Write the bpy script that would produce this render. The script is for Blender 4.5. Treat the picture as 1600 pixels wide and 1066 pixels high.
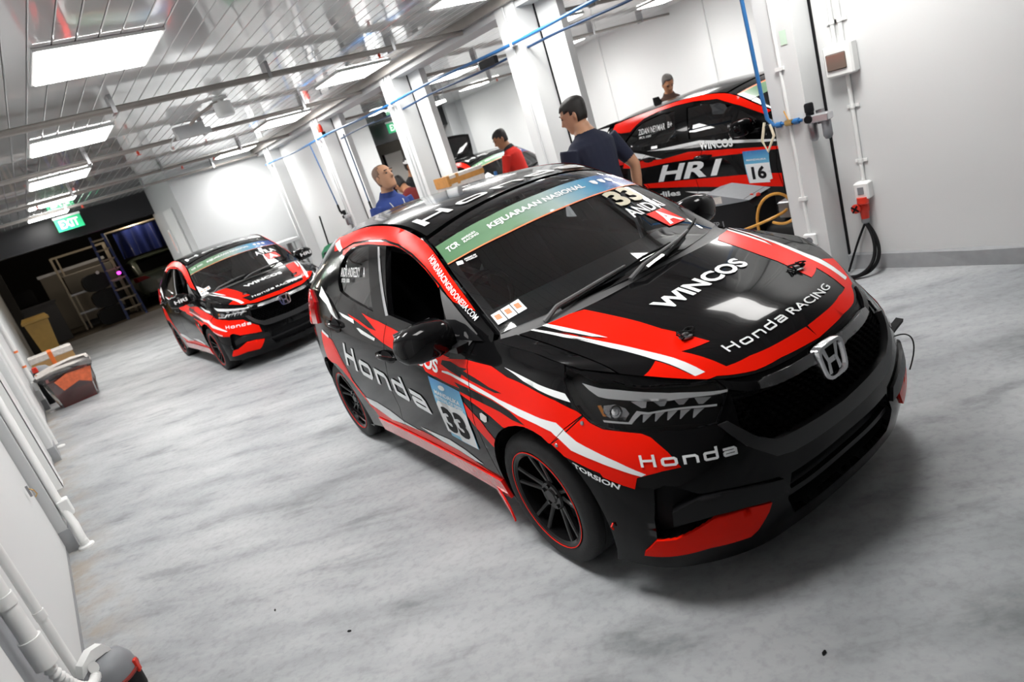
import bpy, bmesh, math, random
import numpy as np
from mathutils import Vector, Matrix
from mathutils.geometry import delaunay_2d_cdt
random.seed(7); RNG = np.random.default_rng(7)
for o in list(bpy.data.objects): bpy.data.objects.remove(o)
SC = bpy.context.scene
COL = SC.collection
# ------------------------------------------------------------------ camera
cam_d = bpy.data.cameras.new('camera'); cam = bpy.data.objects.new('camera', cam_d); COL.objects.link(cam)
YAW, PITCH, ROLL = 0.571861, 0.295307, -0.321763
cy, sy, cp, sp = math.cos(YAW), math.sin(YAW), math.cos(PITCH), math.sin(PITCH)
fwd = Vector((sy*cp, cy*cp, -sp)); r0 = Vector((cy, -sy, 0)); u0 = r0.cross(fwd)
rt = r0*math.cos(ROLL)+u0*math.sin(ROLL); up = -r0*math.sin(ROLL)+u0*math.cos(ROLL)
cam.matrix_world = Matrix(((rt.x, up.x, -fwd.x, 0), (rt.y, up.y, -fwd.y, 0), (rt.z, up.z, -fwd.z, 1.69973), (0, 0, 0, 1)))
cam_d.sensor_width = 36; cam_d.sensor_fit = 'HORIZONTAL'; cam_d.lens = 36*1034.47/1600
cam_d.clip_start = .05; cam_d.clip_end = 200
cam_d.dof.use_dof = True; cam_d.dof.focus_distance = 3.0; cam_d.dof.aperture_fstop = 3.2
SC.camera = cam
# ------------------------------------------------------------------ world, exposure
wd = bpy.data.worlds.new('world'); SC.world = wd; wd.use_nodes = True
wd.node_tree.nodes['Background'].inputs[0].default_value = (.9, .95, 1, 1)
wd.node_tree.nodes['Background'].inputs[1].default_value = .10
SC.view_settings.view_transform = 'Standard'; SC.view_settings.look = 'None'
SC.view_settings.exposure = 0.0; SC.view_settings.gamma = 1.0; SC.view_settings.use_curve_mapping = False
SC.cycles.max_bounces = 8; SC.cycles.diffuse_bounces = 4; SC.cycles.glossy_bounces = 4; SC.cycles.transparent_max_bounces = 16
SC.cycles.caustics_reflective = False; SC.cycles.caustics_refractive = False
PANEL_GLOW = 20.0
LAMP_WATTS = 24.5
# ------------------------------------------------------------------ materials
def nmat(name):
    m = bpy.data.materials.new(name); m.use_nodes = True
    return m, m.node_tree.nodes, m.node_tree.links, m.node_tree.nodes['Principled BSDF']
def mat(name, col, rough=.5, metal=0, coat=0, spec=.5, var=0, vs=20, bump=0, emit=None, es=0, alpha=1):
    m, N, L, b = nmat(name)
    b.inputs['Base Color'].default_value = (*col, 1); b.inputs['Roughness'].default_value = rough
    b.inputs['Metallic'].default_value = metal; b.inputs['Coat Weight'].default_value = coat
    b.inputs['Coat Roughness'].default_value = .04; b.inputs['Specular IOR Level'].default_value = spec
    if emit: b.inputs['Emission Color'].default_value = (*emit, 1); b.inputs['Emission Strength'].default_value = es
    if alpha < 1: b.inputs['Alpha'].default_value = alpha
    tc = N.new('ShaderNodeTexCoord'); nz = N.new('ShaderNodeTexNoise'); nz.inputs['Scale'].default_value = vs; nz.inputs['Detail'].default_value = 4
    L.new(tc.outputs['Object'], nz.inputs['Vector'])
    mr = N.new('ShaderNodeMapRange'); mr.inputs['To Min'].default_value = max(rough-.06, .02); mr.inputs['To Max'].default_value = min(rough+.06, 1)
    L.new(nz.outputs['Fac'], mr.inputs['Value']); L.new(mr.outputs['Result'], b.inputs['Roughness'])
    if var:
        mx = N.new('ShaderNodeMix'); mx.data_type = 'RGBA'; mx.inputs[6].default_value = (*[c*(1-var) for c in col], 1); mx.inputs[7].default_value = (*[min(c*(1+var), 1) for c in col], 1)
        L.new(nz.outputs['Fac'], mx.inputs[0]); L.new(mx.outputs[2], b.inputs['Base Color'])
    if bump:
        bp = N.new('ShaderNodeBump'); bp.inputs['Strength'].default_value = bump; bp.inputs['Distance'].default_value = .01
        L.new(nz.outputs['Fac'], bp.inputs['Height']); L.new(bp.outputs['Normal'], b.inputs['Normal'])
    return m
def glass(name, tint, refl=1.0, rough=.0):
    m, N, L, b = nmat(name); N.remove(b); out = N['Material Output']
    t = N.new('ShaderNodeBsdfTransparent'); t.inputs[0].default_value = (*tint, 1)
    g = N.new('ShaderNodeBsdfGlossy'); g.inputs['Roughness'].default_value = rough
    f = N.new('ShaderNodeFresnel'); f.inputs[0].default_value = 1.5
    k = N.new('ShaderNodeMath'); k.operation = 'MULTIPLY'; k.inputs[1].default_value = refl
    x = N.new('ShaderNodeMixShader'); L.new(f.outputs[0], k.inputs[0]); L.new(k.outputs[0], x.inputs[0])
    L.new(t.outputs[0], x.inputs[1]); L.new(g.outputs[0], x.inputs[2]); L.new(x.outputs[0], out.inputs[0])
    return m
M = {}
M['black'] = mat('black_car_paint', (.0042, .0042, .0046), .14, coat=.34, spec=.05, vs=3)
M['black2'] = mat('satin_black_plastic', (.008, .008, .009), .38, spec=.25, vs=60)
M['satin'] = mat('satin_grille_frame', (.018, .018, .019), .34, spec=.5, vs=60)
M['black3'] = mat('dull_black_plastic', (.005, .005, .006), .6, spec=.2, vs=60)
M['cowl'] = mat('grey_cowl_plastic', (.11, .11, .112), .42, vs=60)
M['red'] = mat('red_vinyl', (.80, .010, .002), .24, coat=.0, spec=.12, vs=3)
M['redfilm'] = mat('clear_red_film', (.72, .010, .006), .12, coat=1, vs=30, bump=.5)
M['white'] = mat('white_vinyl', (.80, .82, .83), .3, coat=.3, vs=3)
M['gold'] = mat('pale_gold_vinyl', (.50, .46, .34), .35, vs=3)
M['chrome'] = mat('chrome', (.75, .75, .77), .12, metal=1)
M['darkchrome'] = mat('smoked_chrome', (.40, .40, .41), .26, metal=.9)
M['silver'] = mat('satin_silver', (.62, .63, .65), .3, metal=.7)
M['drl'] = mat('frosted_light_guide', (.90, .91, .92), .25, coat=.6, vs=4)
M['tyre'] = mat('tyre_rubber', (.011, .011, .012), .7, vs=80, bump=.15)
M['rim'] = mat('gloss_black_alloy', (.006, .006, .0065), .25, coat=.12, spec=.2)
M['metal'] = mat('bare_steel', (.35, .35, .36), .35, metal=1)
M['reflector'] = mat('bright_reflector', (.80, .81, .83), .22, metal=.55)
M['taillight'] = mat('red_lamp_lens', (.45, .006, .008), .1, coat=1)
M['amber'] = mat('amber_lens', (.75, .25, .02), .2, coat=.6)
M['markerlens'] = mat('clear_marker_lens', (.62, .6, .58), .2, coat=1)
M['glass'] = glass('tinted_windscreen_glass', (.52, .54, .55), 1.8)
M['sideglass'] = glass('dark_side_glass', (.10, .105, .11), 1.6)
M['lens'] = glass('headlamp_lens', (.97, .975, .98), .8)
def banner_mat():
    m, N, L, b = nmat('banner_print'); b.inputs['Roughness'].default_value = .25; b.inputs['Coat Weight'].default_value = .4
    tc = N.new('ShaderNodeTexCoord'); sx = N.new('ShaderNodeSeparateXYZ'); mr = N.new('ShaderNodeMapRange'); cr = N.new('ShaderNodeValToRGB')
    L.new(tc.outputs['Object'], sx.inputs[0]); L.new(sx.outputs['Y'], mr.inputs['Value'])
    mr.inputs['From Min'].default_value = -.6; mr.inputs['From Max'].default_value = .6
    e = cr.color_ramp.elements; e[0].position = 0; e[0].color = (.075, .17, .085, 1); e[1].position = 1; e[1].color = (.02, .03, .17, 1)
    for p, c in ((.3, (.16, .27, .17, 1)), (.5, (.33, .42, .40, 1)), (.72, (.08, .28, .45, 1)), (.86, (.03, .09, .30, 1))):
        k = e.new(p); k.color = c
    L.new(mr.outputs[0], cr.inputs[0]); L.new(cr.outputs[0], b.inputs['Base Color']); return m
M['banner'] = banner_mat()
def plate_mat():
    m, N, L, b = nmat('number_plate_print'); b.inputs['Roughness'].default_value = .3
    tc = N.new('ShaderNodeTexCoord'); sx = N.new('ShaderNodeSeparateXYZ'); cr = N.new('ShaderNodeValToRGB'); mr = N.new('ShaderNodeMapRange')
    L.new(tc.outputs['Object'], sx.inputs[0]); L.new(sx.outputs['Z'], mr.inputs['Value']); mr.inputs['From Min'].default_value = .44; mr.inputs['From Max'].default_value = .78
    L.new(mr.outputs[0], cr.inputs[0]); e = cr.color_ramp.elements
    e[0].position = .56; e[0].color = (.16, .50, .72, 1); e[1].position = 1; e[1].color = (.02, .15, .42, 1)
    L.new(cr.outputs[0], b.inputs['Base Color']); return m
M['plate'] = plate_mat()
M['sticker'] = mat('pale_sticker_print', (.62, .64, .68), .4, var=.12, vs=60)
M['orange_print'] = mat('orange_print', (.75, .2, .08), .4)
M['blueprint'] = mat('navy_print', (.05, .09, .25), .4)
# ------------------------------------------------------------------ mesh helpers
def mk(name, V, F, m, parent=None, smooth=True, **props):
    me = bpy.data.meshes.new(name); me.from_pydata([tuple(map(float, v)) for v in V], [], [tuple(int(i) for i in f) for f in F])
    if smooth: me.polygons.foreach_set('use_smooth', [True]*len(me.polygons))
    if isinstance(m, str): m = M[m]
    me.materials.append(m); me.update()
    o = bpy.data.objects.new(name, me); COL.objects.link(o)
    if parent: o.parent = parent
    for k, v in props.items(): o[k] = v
    return o
def empty(name, loc, rz=0, label=None, cat=None, group=None, kind=None):
    o = bpy.data.objects.new(name, None); COL.objects.link(o); o.location = loc; o.rotation_euler = (0, 0, rz); o.empty_display_size = .1
    if label: o['label'] = label
    if cat: o['category'] = cat
    if group: o['group'] = group
    if kind: o['kind'] = kind
    return o
class MB:                      # collects simple shapes into one mesh
    def __init__(s): s.V = []; s.F = []
    def add(s, V, F):
        n = len(s.V); s.V += [tuple(v) for v in V]; s.F += [tuple(i+n for i in f) for f in F]; return s
    def box(s, x0, x1, y0, y1, z0, z1, bev=0):
        if bev:
            b = bev; V = []
            for z, i in ((z0, b), (z0+b, 0), (z1-b, 0), (z1, b)):
                V += [(x0+i+b*(i == 0)*0, y0+b+i, z)]*0
                a0, a1, c0, c1 = x0+i, x1-i, y0+i, y1-i
                V += [(a0+b, c0, z), (a1-b, c0, z), (a1, c0+b, z), (a1, c1-b, z), (a1-b, c1, z), (a0+b, c1, z), (a0, c1-b, z), (a0, c0+b, z)]
            F = [tuple(range(7, -1, -1)), tuple(range(24, 32))]
            for k in range(3):
                for j in range(8): F.append((k*8+j, k*8+(j+1) % 8, k*8+8+(j+1) % 8, k*8+8+j))
            return s.add(V, F)
        V = [(x, y, z) for z in (z0, z1) for x, y in ((x0, y0), (x1, y0), (x1, y1), (x0, y1))]
        return s.add(V, [(3, 2, 1, 0), (4, 5, 6, 7), (0, 1, 5, 4), (1, 2, 6, 5), (2, 3, 7, 6), (3, 0, 4, 7)])
    def tube(s, pts, r, n=8, cap=True):
        pts = [Vector(p) for p in pts]; rs = r if isinstance(r, (list, tuple)) else [r]*len(pts)
        V = []; prev = None
        for i, p in enumerate(pts):
            d = (pts[min(i+1, len(pts)-1)]-pts[max(i-1, 0)]).normalized()
            if prev is None: a = d.orthogonal().normalized()
            else: a = (prev-d*prev.dot(d)); a = a.normalized() if a.length > 1e-6 else d.orthogonal().normalized()
            prev = a; b = d.cross(a)
            V += [p+(a*math.cos(2*math.pi*k/n)+b*math.sin(2*math.pi*k/n))*rs[i] for k in range(n)]
        F = [(i*n+k, i*n+(k+1) % n, i*n+n+(k+1) % n, i*n+n+k) for i in range(len(pts)-1) for k in range(n)]
        if cap: F += [tuple(range(n-1, -1, -1)), tuple(range((len(pts)-1)*n, len(pts)*n))]
        return s.add(V, F)
    def lathe(s, prof, n=24, c=(0, 0, 0), axis='z', closed=False):
        V = []
        for r, h in prof:
            for k in range(n):
                a = 2*math.pi*k/n; x, y = r*math.cos(a), r*math.sin(a)
                p = {'z': (x, y, h), 'y': (x, h, -y), 'x': (h, x, y)}[axis]
                V.append((p[0]+c[0], p[1]+c[1], p[2]+c[2]))
        m = len(prof); F = [(i*n+k, i*n+(k+1) % n, ((i+1) % m)*n+(k+1) % n, ((i+1) % m)*n+k) for i in range(m if closed else m-1) for k in range(n)]
        if not closed:
            if prof[0][0] > 1e-6: F.append(tuple(range(n-1, -1, -1)))
            if prof[-1][0] > 1e-6: F.append(tuple(range((m-1)*n, m*n)))
        return s.add(V, F)
    def prism(s, poly, a, b, axis='z'):
        n = len(poly); P = {'z': lambda u, v, w: (u, v, w), 'y': lambda u, v, w: (u, w, v), 'x': lambda u, v, w: (w, u, v)}[axis]
        V = [P(u, v, w) for w in (a, b) for u, v in poly]
        return s.add(V, [tuple(range(n-1, -1, -1)), tuple(range(n, 2*n))]+[(i, (i+1) % n, n+(i+1) % n, n+i) for i in range(n)])
    def loft(s, rings, cap=True):
        n = len(rings[0]); V = [p for r in rings for p in r]
        F = [(i*n+k, i*n+(k+1) % n, i*n+n+(k+1) % n, i*n+n+k) for i in range(len(rings)-1) for k in range(n)]
        if cap: F += [tuple(range(n-1, -1, -1)), tuple(range((len(rings)-1)*n, len(rings)*n))]
        return s.add(V, F)
    def build(s, name, m, parent=None, smooth=False, **p):
        o = mk(name, s.V, s.F, m, parent, smooth, **p)
        if smooth: edge_split(o)
        return o
def edge_split(o, ang=35):
    me = o.data; bm = bmesh.new(); bm.from_mesh(me); bmesh.ops.recalc_face_normals(bm, faces=bm.faces)
    for e in bm.edges:
        if len(e.link_faces) == 2 and e.calc_face_angle(0) > math.radians(ang): e.smooth = False
    bm.to_mesh(me); bm.free()
def superring(c, rx, rz, n=20, p=2.6, y=0):
    out = []
    for k in range(n):
        a = 2*math.pi*k/n; ca, sa = math.cos(a), math.sin(a)
        out.append((c[0]+rx*abs(ca)**(2/p)*(1 if ca >= 0 else -1), c[1]+y, c[2]+rz*abs(sa)**(2/p)*(1 if sa >= 0 else -1)))
    return out
def bez(p0, p1, p2, p3, n=16):
    p0, p1, p2, p3 = map(Vector, (p0, p1, p2, p3))
    return [((1-t)**3)*p0+3*t*(1-t)**2*p1+3*t*t*(1-t)*p2+t**3*p3 for t in [i/n for i in range(n+1)]]
def evenodd(P, loops):
    P = np.asarray(P, float); ins = np.zeros(len(P), bool)
    for L in loops:
        A = np.asarray(L, float); B = np.roll(A, -1, 0)
        for (x1, y1), (x2, y2) in zip(A, B):
            if y1 == y2: continue
            c = ((y1 > P[:, 1]) != (y2 > P[:, 1])) & (P[:, 0] < (x2-x1)*(P[:, 1]-y1)/(y2-y1)+x1)
            ins ^= c
    return ins
def densify(L, res):
    L = np.asarray(L, float); out = []
    for a, b in zip(L, np.roll(L, -1, 0)):
        n = max(1, int(math.ceil(np.linalg.norm(b-a)/res)))
        out += [a+(b-a)*i/n for i in range(n)]
    return np.array(out)
def tri2d(loops, res, inside=None):
    loops = [densify(l, res) for l in loops]
    al = np.concatenate(loops); lo, hi = al.min(0), al.max(0)
    pts = []; edges = []
    for l in loops:
        n0 = len(pts); n = len(l); pts += [tuple(p) for p in l]; edges += [(n0+i, n0+(i+1) % n) for i in range(n)]
    if inside:
        for pl in inside:
            for l in pl:
                l = densify(l, res)
                for a, b in zip(l, np.roll(l, -1, 0)):
                    if max(a[0], b[0]) < lo[0] or min(a[0], b[0]) > hi[0] or max(a[1], b[1]) < lo[1] or min(a[1], b[1]) > hi[1]: continue
                    edges.append((len(pts), len(pts)+1)); pts += [tuple(a), tuple(b)]
    gx = np.arange(lo[0]+res*.5, hi[0], res); gy = np.arange(lo[1]+res*.5, hi[1], res)
    if len(gx) and len(gy):
        g = np.stack(np.meshgrid(gx, gy, indexing='ij'), -1).reshape(-1, 2); g = g+RNG.uniform(-.02, .02, g.shape)*res
        g = g[evenodd(g, loops)]; pts += [tuple(p) for p in g]
    V, E, F, *_ = delaunay_2d_cdt([Vector(p) for p in pts], edges, [], 0, 1e-7)
    V = np.array([tuple(v) for v in V]); F = np.array([tuple(f) for f in F], int)
    c = V[F].mean(1); k = evenodd(c, loops)
    if inside:
        kk = np.zeros(len(c), bool)
        for pl in inside: kk |= evenodd(c, pl)
        k &= kk
    F = F[k]; u, inv = np.unique(F, return_inverse=True)
    return V[u], inv.reshape(-1, 3)
def skin_geo(S, loops, off=0, thick=0, res=.045, inside=None):
    q, F = tri2d(loops, res, inside); P = S.P(q); N = S.N(q); T = P+N*off
    f = F[0:1]
    nn = np.cross(T[F[:, 1]]-T[F[:, 0]], T[F[:, 2]]-T[F[:, 0]]); flip = ((nn*N[F[:, 0]]).sum(1) < 0)
    F = np.where(flip[:, None], F[:, ::-1], F)
    faces = [tuple(x) for x in F]
    V = list(T)
    if thick:
        cnt = {}
        for a, b, c in faces:
            for e in ((a, b), (b, c), (c, a)): cnt[e] = 1
        be = [e for e in cnt if (e[1], e[0]) not in cnt]
        ids = {}
        for e in be:
            for i in e:
                if i not in ids: ids[i] = len(V); V.append(T[i]-N[i]*thick)
        faces += [(b, a, ids[a], ids[b]) for a, b in be]
    return V, faces
def skin(name, S, loops, m, parent, off=0, thick=0, res=.045, inside=None, **p):
    V, F = skin_geo(S, loops, off, thick, res, inside)
    o = mk(name, V, F, m, parent, True, **p)
    if thick: edge_split(o, 40)
    return o
def mirror(L): return [(-a, b) for a, b in L]
# ---- lettering -------------------------------------------------------------------
_tx = {}
def text2d(s, bold=0.0):
    k = (s, bold)
    if k in _tx: return _tx[k]
    cu = bpy.data.curves.new('t', 'FONT'); cu.body = s; cu.offset = bold; cu.resolution_u = 3; cu.fill_mode = 'FRONT'; cu.dimensions = '2D'
    ob = bpy.data.objects.new('t', cu); COL.objects.link(ob); bpy.context.view_layer.update()
    me = bpy.data.meshes.new_from_object(ob.evaluated_get(bpy.context.evaluated_depsgraph_get()))
    bm = bmesh.new(); bm.from_mesh(me); bmesh.ops.triangulate(bm, faces=bm.faces[:])
    V = np.array([v.co[:2] for v in bm.verts]); F = np.array([[v.index for v in f.verts] for f in bm.faces]); bm.free()
    bpy.data.objects.remove(ob); bpy.data.curves.remove(cu); bpy.data.meshes.remove(me)
    lo, hi = V.min(0), V.max(0); asp = (hi[0]-lo[0])/(hi[1]-lo[1]); V = (V-lo)/(hi-lo)
    _tx[k] = (V, F, asp); return _tx[k]
def strokes2d(lines, w):       # thick polylines, mitred -> triangles
    V = []; F = []
    for pts, closed in lines:
        P = [Vector(p) for p in pts]; n = len(P); L = []; R = []
        for i in range(n):
            a = P[i-1] if (closed or i > 0) else None; b = P[(i+1) % n] if (closed or i < n-1) else None
            d1 = (P[i]-a).normalized() if a is not None else None; d2 = (b-P[i]).normalized() if b is not None else None
            d1 = d1 or d2; d2 = d2 or d1
            n1 = Vector((-d1.y, d1.x)); n2 = Vector((-d2.y, d2.x)); m = (n1+n2).normalized(); k = w/2/max(m.dot(n1), .35)
            L.append(P[i]+m*k); R.append(P[i]-m*k)
        o = len(V); V += [tuple(p) for p in L]+[tuple(p) for p in R]
        for i in range(n if closed else n-1):
            j = (i+1) % n; F += [(o+i, o+n+i, o+n+j), (o+i, o+n+j, o+j)]
    return np.array(V), np.array(F)
def honda2d(w=.15, gap=.34):
    h = w/2; x = .70; G = []
    def rr(x0, x1, y0, y1, r=.10): return [(x0+r, y0), (x1-r, y0), (x1, y0+r), (x1, y1-r), (x1-r, y1), (x0+r, y1), (x0, y1-r), (x0, y0+r)]
    W_ = 1.05
    gl = [[([(h, 0), (h, 1)], 0), ([(W_-h, 0), (W_-h, 1)], 0), ([(w, .52), (W_-w, .52)], 0)],
          [(rr(h, W_-h, h, x-h), 1)],
          [([(h, 0), (h, x-h), (W_-h-.12, x-h), (W_-h, x-h-.12), (W_-h, 0)], 0)],
          [(rr(h, W_-h, h, x-h, .06), 1), ([(W_-h, x-w), (W_-h, 1)], 0)],
          [([(.02, x-h), (W_-h-.12, x-h), (W_-h, x-h-.12), (W_-h, h), (h+.06, h), (h, h+.06), (h, .30), (h+.06, .355), (W_-h, .355)], 0)]]
    for i, g in enumerate(gl):
        for pts, c in g: G.append(([(px+i*(W_+gap), py) for px, py in pts], c))
    V, F = strokes2d(G, w); V = V/np.array([5*W_+4*gap, 1]); return V, F, 5.
def refine(V, F, Q, L):
    for _ in range(5):
        P = Q(V); e = max(np.linalg.norm(P[F[:, i]]-P[F[:, (i+1) % 3]], axis=1).max() for i in range(3))
        if e < L: break
        n = len(V); m = {}; V = list(map(tuple, V)); nF = []
        def mid(a, b):
            k = (min(a, b), max(a, b))
            if k not in m: m[k] = len(V); V.append(((V[a][0]+V[b][0])/2, (V[a][1]+V[b][1])/2))
            return m[k]
        for a, b, c in F:
            if max(np.linalg.norm(P[a]-P[b]), np.linalg.norm(P[b]-P[c]), np.linalg.norm(P[c]-P[a])) < L: nF.append((a, b, c)); continue
            x, y, z = mid(a, b), mid(b, c), mid(c, a); nF += [(a, x, z), (x, b, y), (z, y, c), (x, y, z)]
        V = np.array(V); F = np.array(nF)
    return V, F
def quadmap(q, uv):
    bl, br, tr_, tl = [np.array(p, float) for p in q]; u, v = uv[:, :1], uv[:, 1:]
    return bl*(1-u)*(1-v)+br*u*(1-v)+tr_*u*v+tl*(1-u)*v
def lettering(name, S, quad, geo, m, parent, off=.004, L=.07, **p):
    V, F, _ = geo; Q = lambda uv: quadmap(quad, np.asarray(uv))
    V, F = refine(V, F, Q, L); q = Q(V); P = S.P(q); N = S.N(q); T = P+N*off
    nn = np.cross(T[F[:, 1]]-T[F[:, 0]], T[F[:, 2]]-T[F[:, 0]]); fl = (nn*N[F[:, 0]]).sum(1) < 0
    F = np.where(fl[:, None], F[:, ::-1], F)
    return mk(name, T, F, m, parent, True, **p)
def flat_text(name, s, org, ux, uy, h, m, parent=None, bold=.02, w=None, **p):   # text on a plane
    V, F, asp = text2d(s, bold); ww = w or asp*h; org, ux, uy = np.array(org, float), np.array(ux, float), np.array(uy, float)
    T = org+V[:, :1]*ux*ww+V[:, 1:]*uy*h
    nn = np.cross(ux, uy); c = np.cross(T[F[0, 1]]-T[F[0, 0]], T[F[0, 2]]-T[F[0, 0]])
    if c@nn < 0: F = F[:, ::-1]
    return mk(name, T, F, m, parent, False, **p)
def copy_tree(o, parent=None, skip=()):
    c = o.copy(); COL.objects.link(c); c.parent = parent
    for ch in o.children:
        if ch.name.split('.')[0] in skip: continue
        copy_tree(ch, c, skip)
    return c
# ---- tensor-product Hermite surface -------------------------------------------------
def hw(k, q):
    k = np.asarray(k, float); q = np.asarray(q, float); n = len(k)
    T = np.zeros((n, n))
    for i in range(n):
        if i == 0: T[0, 0] = -1/(k[1]-k[0]); T[0, 1] = 1/(k[1]-k[0])
        elif i == n-1: T[i, i-1] = -1/(k[i]-k[i-1]); T[i, i] = 1/(k[i]-k[i-1])
        else:
            h0 = k[i]-k[i-1]; h1 = k[i+1]-k[i]
            T[i, i-1] += -h1/(h0*(h0+h1)); T[i, i] += h1/(h0*(h0+h1))-h0/(h1*(h0+h1)); T[i, i+1] += h0/(h1*(h0+h1))
    j = np.clip(np.searchsorted(k, q, side='right')-1, 0, n-2)
    h = k[j+1]-k[j]; u = (q-k[j])/h
    lo = u < 0; hi = u > 1
    uc = np.clip(u, 0, 1)
    h00 = 2*uc**3-3*uc**2+1; h10 = uc**3-2*uc**2+uc; h01 = -2*uc**3+3*uc**2; h11 = uc**3-uc**2
    h10 = h10+np.where(lo, u, 0); h11 = h11+np.where(hi, u-1, 0)      # straight past the ends
    w = np.zeros((len(q), n)); r = np.arange(len(q))
    w[r, j] += h00; w[r, j+1] += h01
    w += (h10*h)[:, None]*T[j]+(h11*h)[:, None]*T[j+1]
    return w
class Surf:
    def __init__(self, ku, kv, net, dom, flip=1):
        self.ku, self.kv, self.net, self.dom, self.flip = np.array(ku, float), np.array(kv, float), np.array(net, float), dom, flip
    def P(self, q):
        q = np.asarray(q, float).reshape(-1, 2)
        return np.einsum('nu,nv,uvd->nd', hw(self.ku, q[:, 0]), hw(self.kv, q[:, 1]), self.net, optimize=True)
    def N(self, q):
        q = np.asarray(q, float).reshape(-1, 2); e = 2e-3
        a = self.P(q+[e, 0])-self.P(q-[e, 0]); b = self.P(q+[0, e])-self.P(q-[0, e])
        n = np.cross(a, b)*self.flip
        return n/np.maximum(np.linalg.norm(n, axis=1, keepdims=True), 1e-12)
    def grid(self, nu, nv):
        u = np.linspace(*self.dom[0], nu); v = np.linspace(*self.dom[1], nv)
        return np.stack(np.meshgrid(u, v, indexing='ij'), -1).reshape(-1, 2)
def mirror_net(st):            # list of stations (from the middle line outwards) -> both sides
    st = np.array(st, float); m = st[1:][::-1].copy(); m[..., 1] *= -1
    return np.concatenate([m, st])

# ---- hatchback body: x forward from the front axle, y left, z up ---------------------
def body(spec):
    # lower body: stations round the plan outline, rings from lip to shoulder
    t = spec['t']; W = []
    for st in spec['W']: W.append(st)
    W = np.array(W, float)                       # (M, K, 3)
    mid = W[:, spec.get('smid', 2)]; d = np.linalg.norm(np.diff(mid[:, :2], axis=0), axis=1)
    s = np.concatenate([[0], np.cumsum(d)])
    ks = np.concatenate([-s[1:][::-1], s])
    w = Surf(ks, t, mirror_net(W), ((-s[-1], s[-1]), (t[0], t[-1])), 1)
    w.s = s
    # hood: a along, b across
    hd = spec['hood']; kb = [-.72, -.64, -.40, 0, .40, .64, .72]
    net = []
    for (c, q, e1, e) in hd['rows']:
        pts = [c, q, e1, e]; m = [(x, -y, z) for x, y, z in pts[1:]][::-1]
        net.append(m+pts)
    h = Surf(hd['a'], kb, net, ((hd['a'][0], hd['a'][-1]), (-.72, .72)), -1)
    ro = spec['roof']; kb = [-.6, -.45, -.22, 0, .22, .45, .6]; net = []
    for (e, c) in ro['rows']:
        e = np.array(e); c = np.array(c); pts = []
        for f in (0, .22/.6, .45/.6, 1):
            p = c+(e-c)*np.array([f**2, f, f**2.2]); pts.append(p)
        m = [p*np.array([1, -1, 1]) for p in pts[1:]][::-1]
        net.append(m+pts)
    c = Surf(ro['a'], kb, net, ((ro['a'][0], ro['a'][-1]), (-.6, .6)), -1)
    return w, h, c
class Side:                    # glasshouse side as y = f(x, z); q = (x, z); sg = -1 right, +1 left
    def __init__(self, belt, rail, sg, bulge=.018, roll=.03):
        self.b = np.array(belt, float); self.r = np.array(rail, float); self.sg = sg; self.bulge = bulge; self.roll = roll
        self.dom = ((self.b[-1, 0], self.b[0, 0]), (.9, 1.46))
        o = np.argsort(self.b[:, 0]); self.b = self.b[o]; o = np.argsort(self.r[:, 0]); self.r = self.r[o]
    def ip(self, A, x, c):
        k = A[:, 0]; x = np.clip(x, k[0], k[-1]); return hw(k, x)@A[:, c]
    def zb(self, x): return self.ip(self.b, np.asarray(x, float), 2)
    def zr(self, x): return self.ip(self.r, np.asarray(x, float), 2)
    def P(self, q):
        q = np.asarray(q, float).reshape(-1, 2); x, z = q[:, 0], q[:, 1]
        zb, yb = self.zb(x), self.ip(self.b, x, 1); zr, yr = self.zr(x), self.ip(self.r, x, 1)
        H = np.maximum(zr-zb, .02); v = np.clip((z-zb)/H, -.3, 1.15)
        vv = np.clip(v, 0, 1); k = np.clip(H/.35, 0, 1)
        y = yb+(yr+self.roll*k-yb)*v+self.bulge*k*4*vv*(1-vv)
        d = np.clip(1-(zr-z)/.09, 0, 1.1)
        y = y-self.roll*k*d**2.2
        return np.stack([x, self.sg*y, z], 1)
    def N(self, q):
        q = np.asarray(q, float).reshape(-1, 2); e = 3e-3
        a = self.P(q+[e, 0])-self.P(q-[e, 0]); b = self.P(q+[0, e])-self.P(q-[0, e])
        n = np.cross(a, b)*(-self.sg); n /= np.linalg.norm(n, axis=1, keepdims=True); return n

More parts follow.
